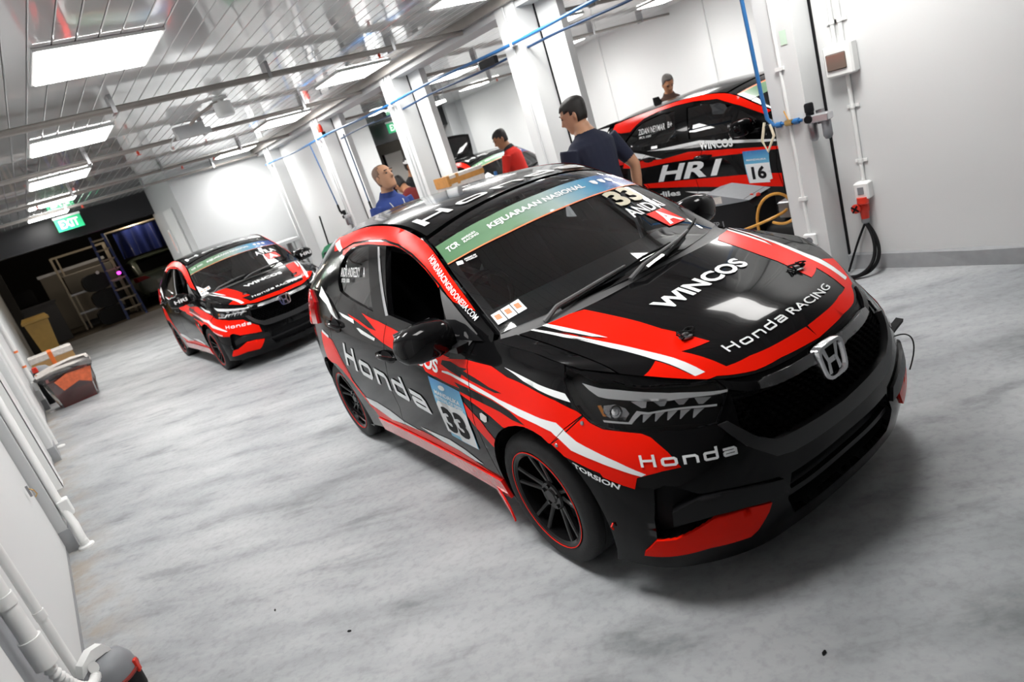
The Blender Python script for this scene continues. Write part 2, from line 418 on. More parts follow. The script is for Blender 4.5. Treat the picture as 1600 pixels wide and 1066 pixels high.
def brio():
    t = [.15, .30, .47, .60, .72, .83, .93]
    def stn(*p): return list(p)
    W = [ # rings:  lip            .30               .47              .60              .72             .83             top
     stn((.765,0,.13),  (.805,0,.25),   (.815,0,.40),   (.805,0,.53),   (.80,0,.62),   (.797,0,.678), (.780,0,.722)),
     stn((.755,.25,.13),(.795,.25,.25), (.80,.25,.40),  (.79,.25,.53),  (.782,.25,.625),(.775,.25,.683),(.754,.25,.731)),
     stn((.72,.45,.13), (.755,.45,.25), (.76,.45,.41),  (.745,.45,.54), (.725,.43,.64),(.705,.415,.70),(.675,.395,.752)),
     stn((.65,.61,.143),(.69,.61,.26),  (.69,.605,.42), (.665,.59,.555),(.61,.56,.67),(.58,.535,.74),(.545,.515,.795)),
     stn((.55,.72,.15), (.59,.72,.26),  (.59,.715,.42), (.56,.70,.57),  (.50,.66,.69),(.465,.635,.77),(.435,.605,.832)),
     stn((.405,.785,.16),(.44,.79,.27),  (.45,.79,.43),  (.43,.775,.585),(.385,.74,.71),(.355,.705,.80),(.33,.665,.862)),
     stn((.26,.80,.17), (.27,.815,.30), (.27,.82,.46),  (.26,.81,.60),  (.24,.78,.72),(.225,.74,.825),(.205,.69,.886)),
     stn((.0,.81,.19),  (.0,.825,.32),  (.0,.838,.48),  (.0,.832,.61),  (.0,.79,.73),  (.0,.748,.845), (.0,.69,.915)),
     stn((-.36,.80,.20),(-.36,.82,.34), (-.36,.832,.50),(-.36,.83,.62), (-.36,.805,.74),(-.36,.775,.85),(-.30,.715,.945)),
     stn((-.85,.79,.20),(-.85,.815,.34),(-.85,.83,.50), (-.85,.835,.63),(-.85,.83,.755),(-.85,.81,.875),(-.85,.77,.965)),
     stn((-1.3,.79,.20),(-1.3,.815,.34),(-1.3,.83,.50), (-1.3,.835,.64),(-1.3,.835,.775),(-1.3,.82,.90),(-1.3,.775,1.008)),
     stn((-1.85,.80,.20),(-1.85,.82,.34),(-1.85,.835,.50),(-1.85,.84,.65),(-1.85,.84,.80),(-1.85,.82,.95),(-1.83,.765,1.085)),
     stn((-2.4,.80,.20),(-2.4,.82,.34), (-2.4,.835,.50),(-2.4,.838,.66),(-2.4,.82,.82),(-2.4,.785,.99),(-2.35,.735,1.13)),
     stn((-2.72,.77,.24),(-2.72,.79,.37),(-2.72,.795,.52),(-2.72,.785,.67),(-2.71,.77,.82),(-2.68,.74,.98),(-2.62,.695,1.12)),
     stn((-2.88,.66,.26),(-2.92,.68,.38),(-2.93,.68,.53),(-2.92,.67,.68),(-2.89,.665,.82),(-2.85,.655,.95),(-2.80,.64,1.07)),
     stn((-2.93,.40,.27),(-2.98,.40,.39),(-2.99,.40,.54),(-2.97,.40,.68),(-2.94,.40,.82),(-2.91,.40,.94),(-2.86,.40,1.05)),
     stn((-2.94,0,.27), (-2.99,0,.39),  (-3.0,0,.54),   (-2.985,0,.68), (-2.955,0,.82),(-2.925,0,.94),(-2.875,0,1.05)),
    ]
    hood = dict(a=[0, .1, .28, .5, .75, .92], rows=[ # centre, q(.4), edge in, edge
      ((.780,0,.722), (.680,.395,.745), (.435,.605,.832), (.32,.67,.864)),
      ((.70,0,.797), (.61,.39,.797), (.39,.61,.853), (.275,.68,.876)),
      ((.55,0,.861),  (.48,.385,.850),  (.30,.612,.874),  (.19,.687,.889)),
      ((.36,0,.915),  (.31,.395,.902),  (.17,.625,.905), (.09,.69,.907)),
      ((.18,0,.957),  (.14,.41,.945),   (.02,.635,.934), (-.07,.70,.926)),
      ((.06,0,.982),  (.03,.42,.970),   (-.09,.645,.953), (-.20,.705,.939))])
    roof = dict(a=[0, .34, .72, .9, 1.2, 1.8, 2.35, 2.7, 2.95], rows=[
      ((-.17,.69,.955),(.075,0,.99)), ((-.47,.64,1.158),(-.33,0,1.213)), ((-.795,.572,1.345),(-.72,0,1.428)),
      ((-.97,.568,1.405),(-.92,0,1.448)), ((-1.3,.562,1.442),(-1.25,0,1.473)), ((-1.9,.55,1.415),(-1.85,0,1.468)),
      ((-2.42,.53,1.335),(-2.48,0,1.405)), ((-2.66,.59,1.19),(-2.74,0,1.20)), ((-2.80,.635,1.06),(-2.88,0,1.05))])
    belt = [(-.17,.70,.945),(-.36,.725,.943),(-.85,.77,.965),(-1.3,.775,1.008),(-1.83,.765,1.085),(-2.35,.735,1.125),(-2.62,.695,1.12),(-2.80,.64,1.05)]
    rail = [(-.10,.70,.93)]+[e for e, c in roof['rows']]
    return dict(t=t, W=W, hood=hood, roof=roof, belt=belt, rail=rail)
def city(B):
    mx = lambda x: x if x > -.2 else -.2+(x+.2)*1.082
    S = dict(B); S['W'] = [[(mx(x), y*1.03, z) for x, y, z in st] for st in B['W']]
    belt = [(-.17,.72,.955),(-.45,.742,.958),(-.95,.79,.965),(-1.45,.80,.984),(-2.0,.795,1.0),(-2.45,.77,1.03),(-2.83,.72,1.06),(-3.0,.66,1.05)]
    bx = np.array(belt)[::-1]
    for st in S['W'][8:]:
        x = st[-1][0]; z = float(np.interp(x, bx[:, 0], bx[:, 2])); y = float(np.interp(x, bx[:, 0], bx[:, 1])) if st[-1][1] > .6 else st[-1][1]
        st[-1] = (x, y, z); st[-2] = (st[-2][0], st[-2][1], min(st[-2][2], z-.10)); st[-3] = (st[-3][0], st[-3][1], min(st[-3][2], z-.21))
    S['roof'] = dict(a=B['roof']['a'], rows=[
      ((-.17,.71,.96),(.075,0,.99)), ((-.56,.655,1.155),(-.40,0,1.20)), ((-1.0,.588,1.36),(-.90,0,1.42)),
      ((-1.2,.583,1.395),(-1.12,0,1.44)), ((-1.55,.577,1.415),(-1.5,0,1.465)), ((-2.15,.56,1.395),(-2.1,0,1.45)),
      ((-2.93,.535,1.335),(-2.97,0,1.37)), ((-3.02,.58,1.20),(-3.06,0,1.20)), ((-3.06,.635,1.06),(-3.10,0,1.05))])
    S['belt'] = belt; S['rail'] = [(-.10, .72, .93)]+[e for e, c in S['roof']['rows'][:6]]+[(-2.55, .548, 1.370), (-2.86, .538, 1.342)]+[e for e, c in S['roof']['rows'][6:]]
    return S
TR = {
'red_band': ('W', [(-2.854, 0.918),(-2.707, 0.913),(-2.544, 0.915),(-2.63, 0.914),(-2.443, 0.906),(-2.279, 0.891),(-2.067, 0.858),(-1.873, 0.834),(-1.894, 0.829),(-1.745, 0.842),(-1.557, 0.833),(-1.445, 0.802),(-1.289, 0.789),(-1.109, 0.772),(-0.99, 0.748),(-0.964, 0.735),(-1.175, 0.61),(-1.217, 0.611),(-1.268, 0.612),(-1.37, 0.612),(-1.43, 0.606),(-1.491, 0.609),(-1.581, 0.634),(-1.657, 0.649),(-1.792, 0.676),(-1.822, 0.683),(-1.82, 0.699),(-1.909, 0.715),(-2.019, 0.729),(-2.112, 0.744),(-2.127, 0.762),(-2.18, 0.766),(-2.379, 0.779),(-2.456, 0.805),(-2.567, 0.819),(-2.63, 0.831),(-2.717, 0.846),(-2.746, 0.855),(-2.854, 0.865),(-3.022, 0.878),(-3.068, 0.885),(-2.888, 0.88),(-2.746, 0.866),(-2.642, 0.866),(-2.734, 0.892)]),
'red_bumper': ('W', [(-0.959, 0.732),(-0.937, 0.712),(-0.888, 0.693),(-0.829, 0.688),(-0.753, 0.68),(-0.727, 0.668),(-0.691, 0.624),(-0.667, 0.576),(-0.726, 0.571),(-0.785, 0.561),(-0.816, 0.555),(-0.836, 0.522),(-0.945, 0.547),(-0.953, 0.558),(-1.107, 0.576),(-1.188, 0.599)]),
'white_side': ('W', [(-1.945, 0.771),(-1.891, 0.773),(-1.758, 0.754),(-1.607, 0.729),(-1.504, 0.713),(-1.367, 0.702),(-1.214, 0.695),(-1.117, 0.695),(-1.076, 0.674),(-1.077, 0.672),(-1.024, 0.645),(-0.952, 0.626),(-0.872, 0.601),(-0.781, 0.565),(-0.799, 0.559),(-0.881, 0.579),(-0.959, 0.595),(-1.064, 0.609),(-1.122, 0.642),(-1.137, 0.648),(-1.155, 0.658),(-1.242, 0.668),(-1.367, 0.676),(-1.452, 0.688),(-1.557, 0.706),(-1.673, 0.721),(-1.764, 0.738),(-1.877, 0.759),(-1.948, 0.764)]),
'black_a': ('W', [(-1.934, 0.818),(-1.863, 0.821),(-1.793, 0.806),(-1.724, 0.805),(-1.761, 0.793),(-1.676, 0.775),(-1.577, 0.75),(-1.489, 0.739),(-1.536, 0.734),(-1.622, 0.744),(-1.726, 0.761),(-1.779, 0.776),(-1.79, 0.761),(-1.879, 0.78),(-1.946, 0.799)]),
'black_b': ('W', [(-2.028, 0.734),(-1.925, 0.717),(-1.818, 0.709),(-1.857, 0.732),(-1.721, 0.72),(-1.566, 0.702),(-1.452, 0.685),(-1.435, 0.682),(-1.326, 0.648),(-1.417, 0.653),(-1.504, 0.667),(-1.614, 0.675),(-1.728, 0.684),(-1.822, 0.695),(-1.929, 0.705),(-2.034, 0.721)]),
'red_wedge': ('W', [(-1.804, 0.65),(-1.75, 0.622),(-1.672, 0.587),(-1.623, 0.548),(-1.569, 0.511),(-1.605, 0.455),(-1.669, 0.491),(-1.744, 0.54),(-1.791, 0.584)]),
'white_fender': ('W', [(-1.467, 0.837),(-1.362, 0.823),(-1.217, 0.811),(-1.043, 0.805),(-1.015, 0.777),(-1.107, 0.783),(-1.218, 0.792),(-1.325, 0.804)]),
'red_rear': ('W', [(-3.716, 0.741),(-3.478, 0.722),(-3.442, 0.682),(-3.411, 0.613),(-3.371, 0.542),(-3.38, 0.505),(-3.273, 0.411),(-3.218, 0.326),(-3.214, 0.287),(-3.264, 0.316),(-3.327, 0.409),(-3.411, 0.495),(-3.492, 0.554),(-3.578, 0.583),(-3.738, 0.578),(-3.771, 0.602),(-3.768, 0.669)]),
'white_rear_tip': ('W', [(-3.664, 0.753),(-3.528, 0.737),(-3.544, 0.725),(-3.687, 0.739)]),
'red_sill': ('W', [(-3.298, 0.374),(-3.153, 0.325),(-2.966, 0.299),(-2.776, 0.29),(-2.767, 0.295),(-2.491, 0.319),(-2.257, 0.311),(-2.072, 0.304),(-1.929, 0.282),(-1.818, 0.262),(-1.74, 0.256),(-1.794, 0.217),(-1.95, 0.198),(-2.16, 0.182),(-2.346, 0.176),(-2.632, 0.188),(-3.012, 0.183),(-3.052, 0.199),(-3.229, 0.194),(-3.209, 0.264)]),
'white_sill_a': ('W', [(-3.279, 0.398),(-3.072, 0.398),(-2.889, 0.37),(-2.735, 0.326),(-2.517, 0.31),(-2.76, 0.302),(-2.949, 0.288),(-3.147, 0.33),(-3.258, 0.35)]),
'white_sill_b': ('W', [(-2.493, 0.352),(-2.138, 0.361),(-1.988, 0.338),(-1.841, 0.295),(-1.924, 0.288),(-2.069, 0.308),(-2.252, 0.317)]),
'white_dash_a': ('W', [(-3.219, 0.875),(-2.969, 0.874),(-2.956, 0.856),(-3.147, 0.863)]),
'white_dash_b': ('W', [(-2.923, 0.842),(-2.887, 0.846),(-2.662, 0.828),(-2.677, 0.813),(-2.861, 0.825)]),
'honda_side': ('W', [(-3.343, 0.603),(-2.207, 0.499),(-2.246, 0.638),(-3.241, 0.736)]),
'wincos_side': ('W', [(-2.402, 0.793),(-1.978, 0.758),(-1.955, 0.8),(-2.383, 0.883)]),
'plate': ('W', [(-2.095, 0.727),(-1.953, 0.711),(-1.821, 0.694),(-1.808, 0.656),(-1.797, 0.609),(-1.795, 0.476),(-1.803, 0.395),(-1.928, 0.396),(-2.062, 0.408),(-2.063, 0.46),(-2.089, 0.581),(-2.091, 0.674)]),
'plate_q': ('W', [(-2.066, 0.403),(-1.803, 0.395),(-1.821, 0.694),(-2.095, 0.727)]),
'plate_num': ('W', [(-2.026, 0.481),(-1.842, 0.444),(-1.861, 0.556),(-2.036, 0.588)]),
'plate_txt': ('W', [(-2.064, 0.628),(-1.835, 0.604),(-1.868, 0.639),(-2.023, 0.654)]),
'marker': ('W', [(-1.666, 0.628),(-1.647, 0.634),(-1.608, 0.626),(-1.612, 0.602),(-1.633, 0.594),(-1.666, 0.601)]),
'gap_fender_door': ('W', [(-1.742, 0.848),(-1.722, 0.783),(-1.721, 0.778),(-1.744, 0.54),(-1.665, 0.477),(-1.651, 0.396)]),
'gap_doors': ('W', [(-2.503, 0.946),(-2.556, 0.806),(-2.697, 0.551),(-2.688, 0.442),(-2.744, 0.346),(-2.725, 0.262)]),
'gap_bumper': ('W', [(-0.962, 0.735),(-1.075, 0.678),(-1.176, 0.608)]),
'handle_front': ('W', [(-2.658, 0.764),(-2.412, 0.742)]),
'handle_rear': ('W', [(-3.405, 0.808),(-3.166, 0.806)]),
'gap_rear': ('W', [(-3.227, 0.842),(-3.528, 0.737),(-3.494, 0.71),(-3.443, 0.635),(-3.382, 0.534),(-3.274, 0.395)]),
'fuel': ('W', [(-3.209, 0.876)]),
'head': ('W', [(-0.89, 0.887),(-0.944, 0.9),(-0.988, 0.913),(-1.018, 0.916),(-1.036, 0.908),(-1.05, 0.891),(-1.048, 0.856),(-1.031, 0.827),(-0.993, 0.767),(-0.961, 0.735),(-0.931, 0.712),(-0.891, 0.699),(-0.809, 0.69),(-0.72, 0.687),(-0.622, 0.681),(-0.55, 0.689),(-0.508, 0.696),(-0.486, 0.746),(-0.441, 0.871),(-0.468, 0.912),(-0.487, 0.922),(-0.551, 0.901),(-0.617, 0.889),(-0.701, 0.877),(-0.762, 0.882),(-0.805, 0.897)]),
'drl': ('W', [(-0.95, 0.865),(-0.866, 0.853),(-0.786, 0.853),(-0.707, 0.846),(-0.627, 0.842),(-0.543, 0.852),(-0.444, 0.866),(-0.447, 0.853),(-0.548, 0.827),(-0.635, 0.803),(-0.699, 0.802),(-0.776, 0.807),(-0.846, 0.81),(-0.878, 0.815),(-0.916, 0.838)]),
'proj': ('W', [(-0.869, 0.778),(-0.82, 0.786),(-0.784, 0.77),(-0.776, 0.748),(-0.798, 0.724),(-0.851, 0.726),(-0.877, 0.747)]),
'lbar': ('W', [(-0.883, 0.723),(-0.786, 0.717),(-0.746, 0.759),(-0.709, 0.752),(-0.493, 0.788),(-0.495, 0.775),(-0.711, 0.744),(-0.736, 0.745),(-0.778, 0.71),(-0.88, 0.716)]),
'led_top': ('W', [(-0.763, 0.8),(-0.496, 0.833),(-0.519, 0.792),(-0.757, 0.768)]),
'led_bot': ('W', [(-0.733, 0.742),(-0.53, 0.767),(-0.561, 0.722),(-0.763, 0.714)]),
'honda_bumper': ('W', [(-0.789, 0.586),(-0.473, 0.579),(-0.468, 0.622),(-0.786, 0.62)]),
'torsion': ('W', [(-1.07, 0.551),(-0.894, 0.518),(-0.882, 0.533),(-1.073, 0.567)]),
'splitter': ('W', [(-0.854, 0.238),(-0.852, 0.264),(-0.81, 0.331),(-0.746, 0.336),(-0.67, 0.364),(-0.604, 0.392),(-0.499, 0.387),(-0.407, 0.365),(-0.424, 0.334),(-0.471, 0.272),(-0.498, 0.251),(-0.638, 0.263),(-0.799, 0.243)]),
'pocket': ('W', [(-0.773, 0.519),(-0.736, 0.529),(-0.708, 0.523),(-0.675, 0.506),(-0.635, 0.483),(-0.564, 0.473),(-0.46, 0.457),(-0.358, 0.437),(-0.328, 0.382),(-0.407, 0.365),(-0.499, 0.387),(-0.604, 0.392),(-0.67, 0.364),(-0.746, 0.336),(-0.81, 0.331),(-0.802, 0.418)]),
'blade': ('W', [(-0.743, 0.394),(-0.735, 0.444),(-0.688, 0.46),(-0.632, 0.476),(-0.564, 0.472),(-0.46, 0.457),(-0.344, 0.432),(-0.324, 0.379),(-0.408, 0.376),(-0.498, 0.392),(-0.602, 0.401),(-0.683, 0.398)]),
'grille': ('W', [(-0.441, 0.851),(-0.499, 0.698),(-0.397, 0.592),(-0.334, 0.557),(-0.232, 0.555),(-0.08, 0.541)]),
'grille_frame': ('W', [(-0.515, 0.672),(-0.436, 0.6),(-0.345, 0.528),(-0.285, 0.509),(-0.131, 0.513),(-0.019, 0.514)]),
'chrome': ('W', [(-0.325, 0.866),(-0.279, 0.887),(-0.11, 0.893),(-0.001, 0.881),(0.016, 0.787),(-0.105, 0.827),(-0.268, 0.82),(-0.329, 0.827)]),
'chrome_dark': ('W', [(-0.469, 0.917),(-0.366, 0.903),(-0.324, 0.87),(-0.329, 0.827),(-0.386, 0.835),(-0.441, 0.861)]),
'tape': ('W', [(-0.78, 0.527),(-0.768, 0.526),(-0.805, 0.345),(-0.818, 0.332)]),
'cut': ('W', [(-0.729, 0.569),(-0.783, 0.563),(-0.818, 0.555),(-0.836, 0.521)]),
'pin_bumper': ('W', [(-0.963, 0.364)]),
'bolts': ('W', [(-0.973, 0.709),(-1.139, 0.612)]),
'hood_red': ('H', [(0.933, -0.536),(0.906, -0.462),(0.869, -0.389),(0.518, -0.359),(0.404, -0.353),(0.294, -0.329),(0.21, -0.31),(0.199, -0.414),(0.058, -0.355),(0.071, -0.266),(0.067, -0.186),(0.064, -0.119),(0.058, -0.005),(0.008, 0.052),(0.014, -0.082),(0.021, -0.188),(0.014, -0.291),(0.017, -0.351),(0.02, -0.404),(0.008, -0.427),(-0.025, -0.51),(-0.115, -0.618),(-0.239, -0.709),(0.154, -0.51),(0.031, -0.465),(0.045, -0.423),(0.215, -0.479),(0.428, -0.523),(0.725, -0.557),(0.452, -0.536),(0.678, -0.57),(0.898, -0.595),(0.635, -0.553),(0.471, -0.505),(0.695, -0.527)]),
'white_a': ('H', [(0.932, -0.557),(0.926, -0.539),(0.708, -0.521),(0.485, -0.498),(0.549, -0.522),(0.728, -0.549)]),
'white_b': ('H', [(0.914, -0.594),(0.902, -0.59),(0.691, -0.565),(0.466, -0.529),(0.296, -0.496),(0.22, -0.476),(0.045, -0.423),(0.023, -0.459),(0.175, -0.509),(0.383, -0.546),(0.679, -0.575),(0.442, -0.541),(0.654, -0.58),(0.887, -0.6)]),
'wincos_hood': ('H', [(0.499, -0.253),(0.502, 0.238),(0.594, 0.269),(0.625, -0.231)]),
'racing_hood': ('H', [(0.11, -0.306),(0.118, 0.283),(0.151, 0.3),(0.146, -0.309)]),
'pin': ('H', [(0.297, -0.341),(0.292, 0.342)]),
'banner': ('C', [(0.488, -0.592),(0.472, -0.488),(0.454, -0.336),(0.455, -0.151),(0.459, 0.002),(0.454, 0.188),(0.459, 0.366),(0.585, 0.429),(0.581, 0.245),(0.584, 0.068),(0.586, -0.093),(0.601, -0.279),(0.61, -0.362),(0.64, -0.504),(0.646, -0.606)]),
'kejuaraan': ('C', [(0.524, -0.35),(0.505, 0.23),(0.533, 0.25),(0.561, -0.343)]),
'tcr': ('C', [(0.551, -0.597),(0.537, -0.502),(0.565, -0.499),(0.585, -0.593)]),
'logo2': ('C', [(0.543, -0.488),(0.522, -0.401),(0.556, -0.394),(0.581, -0.443)]),
'text3': ('C', [(0.63, -0.606),(0.613, -0.55),(0.634, -0.547),(0.65, -0.596)]),
'shields': ('C', [(0.513, 0.273),(0.532, 0.467),(0.561, 0.496),(0.535, 0.286)]),
'prem': ('C', [(0.425, -0.559),(0.406, -0.475),(0.422, -0.47),(0.451, -0.554)]),
'num33': ('C', [(0.32, 0.247),(0.323, 0.44),(0.46, 0.469),(0.433, 0.251)]),
'andri': ('C', [(0.24, 0.208),(0.228, 0.488),(0.298, 0.487),(0.303, 0.214)]),
'red_a': ('C', [(0.123, 0.295),(0.112, 0.426),(0.225, 0.421),(0.228, 0.285)]),
'stick': ('C', [(0.044, -0.592),(0.07, -0.484),(0.121, -0.484),(0.105, -0.589)]),
'wiper1': ('C', [(-0.012, -0.44),(0.003, -0.335),(0.06, -0.151),(0.039, 0.126)]),
'wiper2': ('C', [(0.0, -0.111),(0.019, 0.176),(0.082, 0.472)]),
'honda_roof': ('C', [(0.834, -0.519),(0.743, 0.287),(0.865, 0.349),(0.914, -0.512)]),
'roof_pin': ('C', [(1.076, -0.253),(0.99, -0.451)]),
'gap_top': ('G', [(-1.868, 1.315),(-1.753, 1.361),(-1.612, 1.382),(-1.349, 1.387),(-1.13, 1.379),(-0.972, 1.351),(-0.838, 1.303),(-0.704, 1.241),(-0.57, 1.166)]),
'win_rear': ('G', [(-1.837, 1.267),(-1.749, 1.319),(-1.637, 1.351),(-1.5, 1.362),(-1.354, 1.363),(-1.297, 1.024),(-1.491, 1.056),(-1.695, 1.095),(-1.811, 1.124),(-1.85, 1.167)]),
'win_front': ('G', [(-1.114, 1.35),(-1.021, 1.344),(-0.936, 1.327),(-0.831, 1.286),(-0.699, 1.228),(-0.599, 1.168),(-0.551, 1.135),(-0.527, 0.979),(-0.835, 0.962),(-1.094, 1.017)]),
'bstrip': ('G', [(-1.218, 1.35),(-1.191, 1.349),(-1.093, 1.019),(-1.129, 1.015)]),
'name': ('G', [(-1.767, 1.207),(-1.38, 1.21),(-1.382, 1.256),(-1.786, 1.25)]),
'name2': ('G', [(-1.764, 1.176),(-1.623, 1.178),(-1.624, 1.197),(-1.765, 1.196)]),
'dotcom': ('G', [(-0.695, 1.264),(-0.312, 1.009),(-0.295, 1.021),(-0.683, 1.273)]),
'red_end': ('G', [(-0.311, 1.049),(-0.405, 1.076),(-0.455, 1.091),(-0.564, 1.153)]),
'sail': ('G', [(-0.558, 1.146),(-0.461, 1.09),(-0.453, 1.083),(-0.283, 0.962),(-0.346, 0.914),(-0.454, 0.909)]),
'sail2': ('G', [(-0.525, 1.017),(-0.432, 1.018),(-0.368, 1.001),(-0.236, 0.853),(-0.255, 0.825),(-0.413, 0.843),(-0.487, 0.86),(-0.495, 0.908)]),
'cwhite': ('G', [(-2.206, 1.144),(-2.215, 1.09),(-2.038, 1.048),(-1.867, 0.969),(-1.82, 0.97),(-2.016, 1.077),(-2.129, 1.116)]),
'cwhite_top': ('G', [(-2.099, 1.371),(-2.019, 1.392),(-1.823, 1.352),(-1.868, 1.334)]),
'tail': ('W', [(-3.9, 0.836),(-3.743, 0.863),(-3.684, 0.779)]),
}
# ------------------------------------------------------------------ the pit building
ZC = 2.85
def floor_mat():
    m, N, L, b = nmat('painted_concrete_floor')
    tc = N.new('ShaderNodeTexCoord'); mp = N.new('ShaderNodeMapping'); mp.vector_type = 'TEXTURE'; mp.inputs['Scale'].default_value = (1.5, .55, 1); mp.inputs['Rotation'].default_value = (0, 0, -.72)
    L.new(tc.outputs['Object'], mp.inputs['Vector'])
    def nz(s, d, v, dist=0):
        n = N.new('ShaderNodeTexNoise'); n.inputs['Scale'].default_value = s; n.inputs['Detail'].default_value = d; n.inputs['Roughness'].default_value = .62; n.inputs['Distortion'].default_value = dist; L.new(v, n.inputs['Vector']); return n.outputs['Fac']
    def ramp(v, pts):
        r = N.new('ShaderNodeValToRGB'); e = r.color_ramp.elements; e[0].position, e[0].color = pts[0][0], (*pts[0][1], 1); e[1].position, e[1].color = pts[-1][0], (*pts[-1][1], 1)
        for p, c in pts[1:-1]: k = e.new(p); k.color = (*c, 1)
        L.new(v, r.inputs[0]); return r.outputs[0]
    def mul(a, c, f=1.0):
        x = N.new('ShaderNodeMix'); x.data_type = 'RGBA'; x.blend_type = 'MULTIPLY'; x.inputs[0].default_value = f; L.new(a, x.inputs[6]); L.new(c, x.inputs[7]); return x.outputs[2]
    base = ramp(nz(1.1, 8, mp.outputs[0], .1), [(.30, (.27, .282, .292)), (.46, (.36, .373, .383)), (.60, (.41, .422, .43)), (.75, (.47, .48, .485))])
    st = ramp(nz(2.6, 12, mp.outputs[0], .15), [(.33, (.52, .53, .54)), (.44, (.86, .86, .865)), (.56, (1, 1, 1))])
    fine = ramp(nz(26, 8, tc.outputs['Object']), [(.30, (.80, .80, .80)), (.52, (1, 1, 1)), (.8, (1.0, 1.0, 1.0))])
    blot = ramp(nz(.45, 3, tc.outputs['Object']), [(.35, (.86, .87, .88)), (.6, (1, 1, 1))])
    c = mul(mul(mul(base, st, .85), fine, .9), blot)
    # brown grime in the strip along the left wall
    sx = N.new('ShaderNodeSeparateXYZ'); L.new(tc.outputs['Object'], sx.inputs[0])
    mr = N.new('ShaderNodeMapRange'); mr.inputs['From Min'].default_value = -.55; mr.inputs['From Max'].default_value = -.22; mr.inputs['To Min'].default_value = 1; mr.inputs['To Max'].default_value = 0; L.new(sx.outputs['X'], mr.inputs['Value'])
    gm = N.new('ShaderNodeMath'); gm.operation = 'MULTIPLY'; L.new(mr.outputs[0], gm.inputs[0])
    gr = N.new('ShaderNodeMapRange'); gr.inputs['From Min'].default_value = .42; gr.inputs['From Max'].default_value = .62; L.new(nz(5, 8, tc.outputs['Object']), gr.inputs['Value']); L.new(gr.outputs[0], gm.inputs[1])
    x = N.new('ShaderNodeMix'); x.data_type = 'RGBA'; L.new(gm.outputs[0], x.inputs[0]); L.new(c, x.inputs[6]); x.inputs[7].default_value = (.30, .26, .21, 1)
    L.new(x.outputs[2], b.inputs['Base Color'])
    rr = N.new('ShaderNodeMapRange'); rr.inputs['To Min'].default_value = .38; rr.inputs['To Max'].default_value = .62; L.new(nz(6, 6, tc.outputs['Object']), rr.inputs['Value']); L.new(rr.outputs[0], b.inputs['Roughness'])
    b.inputs['Specular IOR Level'].default_value = .35
    bp = N.new('ShaderNodeBump'); bp.inputs['Strength'].default_value = .08; bp.inputs['Distance'].default_value = .01; L.new(nz(40, 6, tc.outputs['Object']), bp.inputs['Height']); L.new(bp.outputs[0], b.inputs['Normal'])
    return m
M['floor'] = floor_mat()
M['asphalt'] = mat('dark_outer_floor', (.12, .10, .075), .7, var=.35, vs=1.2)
M['wall'] = mat('white_wall_paint', (.61, .62, .62), .55, var=.02, vs=2, bump=.03)
M['wallg'] = mat('pale_grey_wall_paint', (.50, .512, .518), .5, var=.03, vs=3)
M['kerb'] = mat('bare_grey_concrete', (.30, .31, .32), .8, var=.18, vs=14, bump=.2)
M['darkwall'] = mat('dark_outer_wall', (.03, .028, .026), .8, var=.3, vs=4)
M['header'] = mat('black_shutter_box', (.012, .012, .014), .35, var=.2, vs=1.5, bump=.25)
M['ceil'] = mat('polished_white_ceiling_strip', (.78, .785, .78), .12, metal=0, coat=1, vs=2)
M['ceilj'] = mat('ceiling_joint', (.30, .30, .30), .7)
M['pvc'] = mat('white_plastic', (.74, .75, .74), .4, vs=30)
M['pvcg'] = mat('grey_plastic', (.20, .21, .225), .45, vs=30)
M['pipe'] = mat('dull_galvanised_pipe', (.30, .28, .26), .45, metal=.5, var=.15, vs=9)
M['spr'] = mat('red_sprinkler', (.55, .05, .02), .4)
M['bluehose'] = mat('blue_air_hose', (.018, .11, .29), .35)
M['navyhose'] = mat('dark_blue_air_hose', (.015, .055, .14), .35)
M['lampglow'] = mat('lit_panel', (1, 1, 1), .5, emit=(1, .985, .96), es=PANEL_GLOW)
M['green'] = mat('exit_green', (.02, .33, .14), .3, emit=(.02, .42, .17), es=.55)
M['exitw'] = mat('exit_white', (.85, .9, .86), .3, emit=(.8, 1, .85), es=.7)
def struct(name, f, m, parent=None, smooth=False):
    b = MB(); f(b); o = b.build(name, m, parent, smooth)
    if parent is None: o['kind'] = 'structure'
    return o
XL, XR, X2 = -.55, 4.66, 10.9
struct('floor', lambda b: b.box(-3, 12.5, -4.5, 22.4, -.12, 0), 'floor')
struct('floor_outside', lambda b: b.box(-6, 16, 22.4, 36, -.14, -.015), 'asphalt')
# ceiling: backing with separate strips running down the pit
ce = struct('ceiling', lambda b: b.box(-3, 12.5, -4.5, 16.1, ZC+.012, ZC+.1), 'ceilj')
st = None; x = XL+.03
me = None
while x < 10.86:
    if st is None:
        b = MB(); b.box(-.0565, .0565, -4.4, 16.0, -.004, .014, .004); st = b.build('ceiling_strip', 'ceil', ce); o = st
    else: o = st.copy(); COL.objects.link(o)
    o.location = (x+.055, 0, ZC); o.rotation_euler = (0, random.uniform(-.012, .012), 0); x += .117
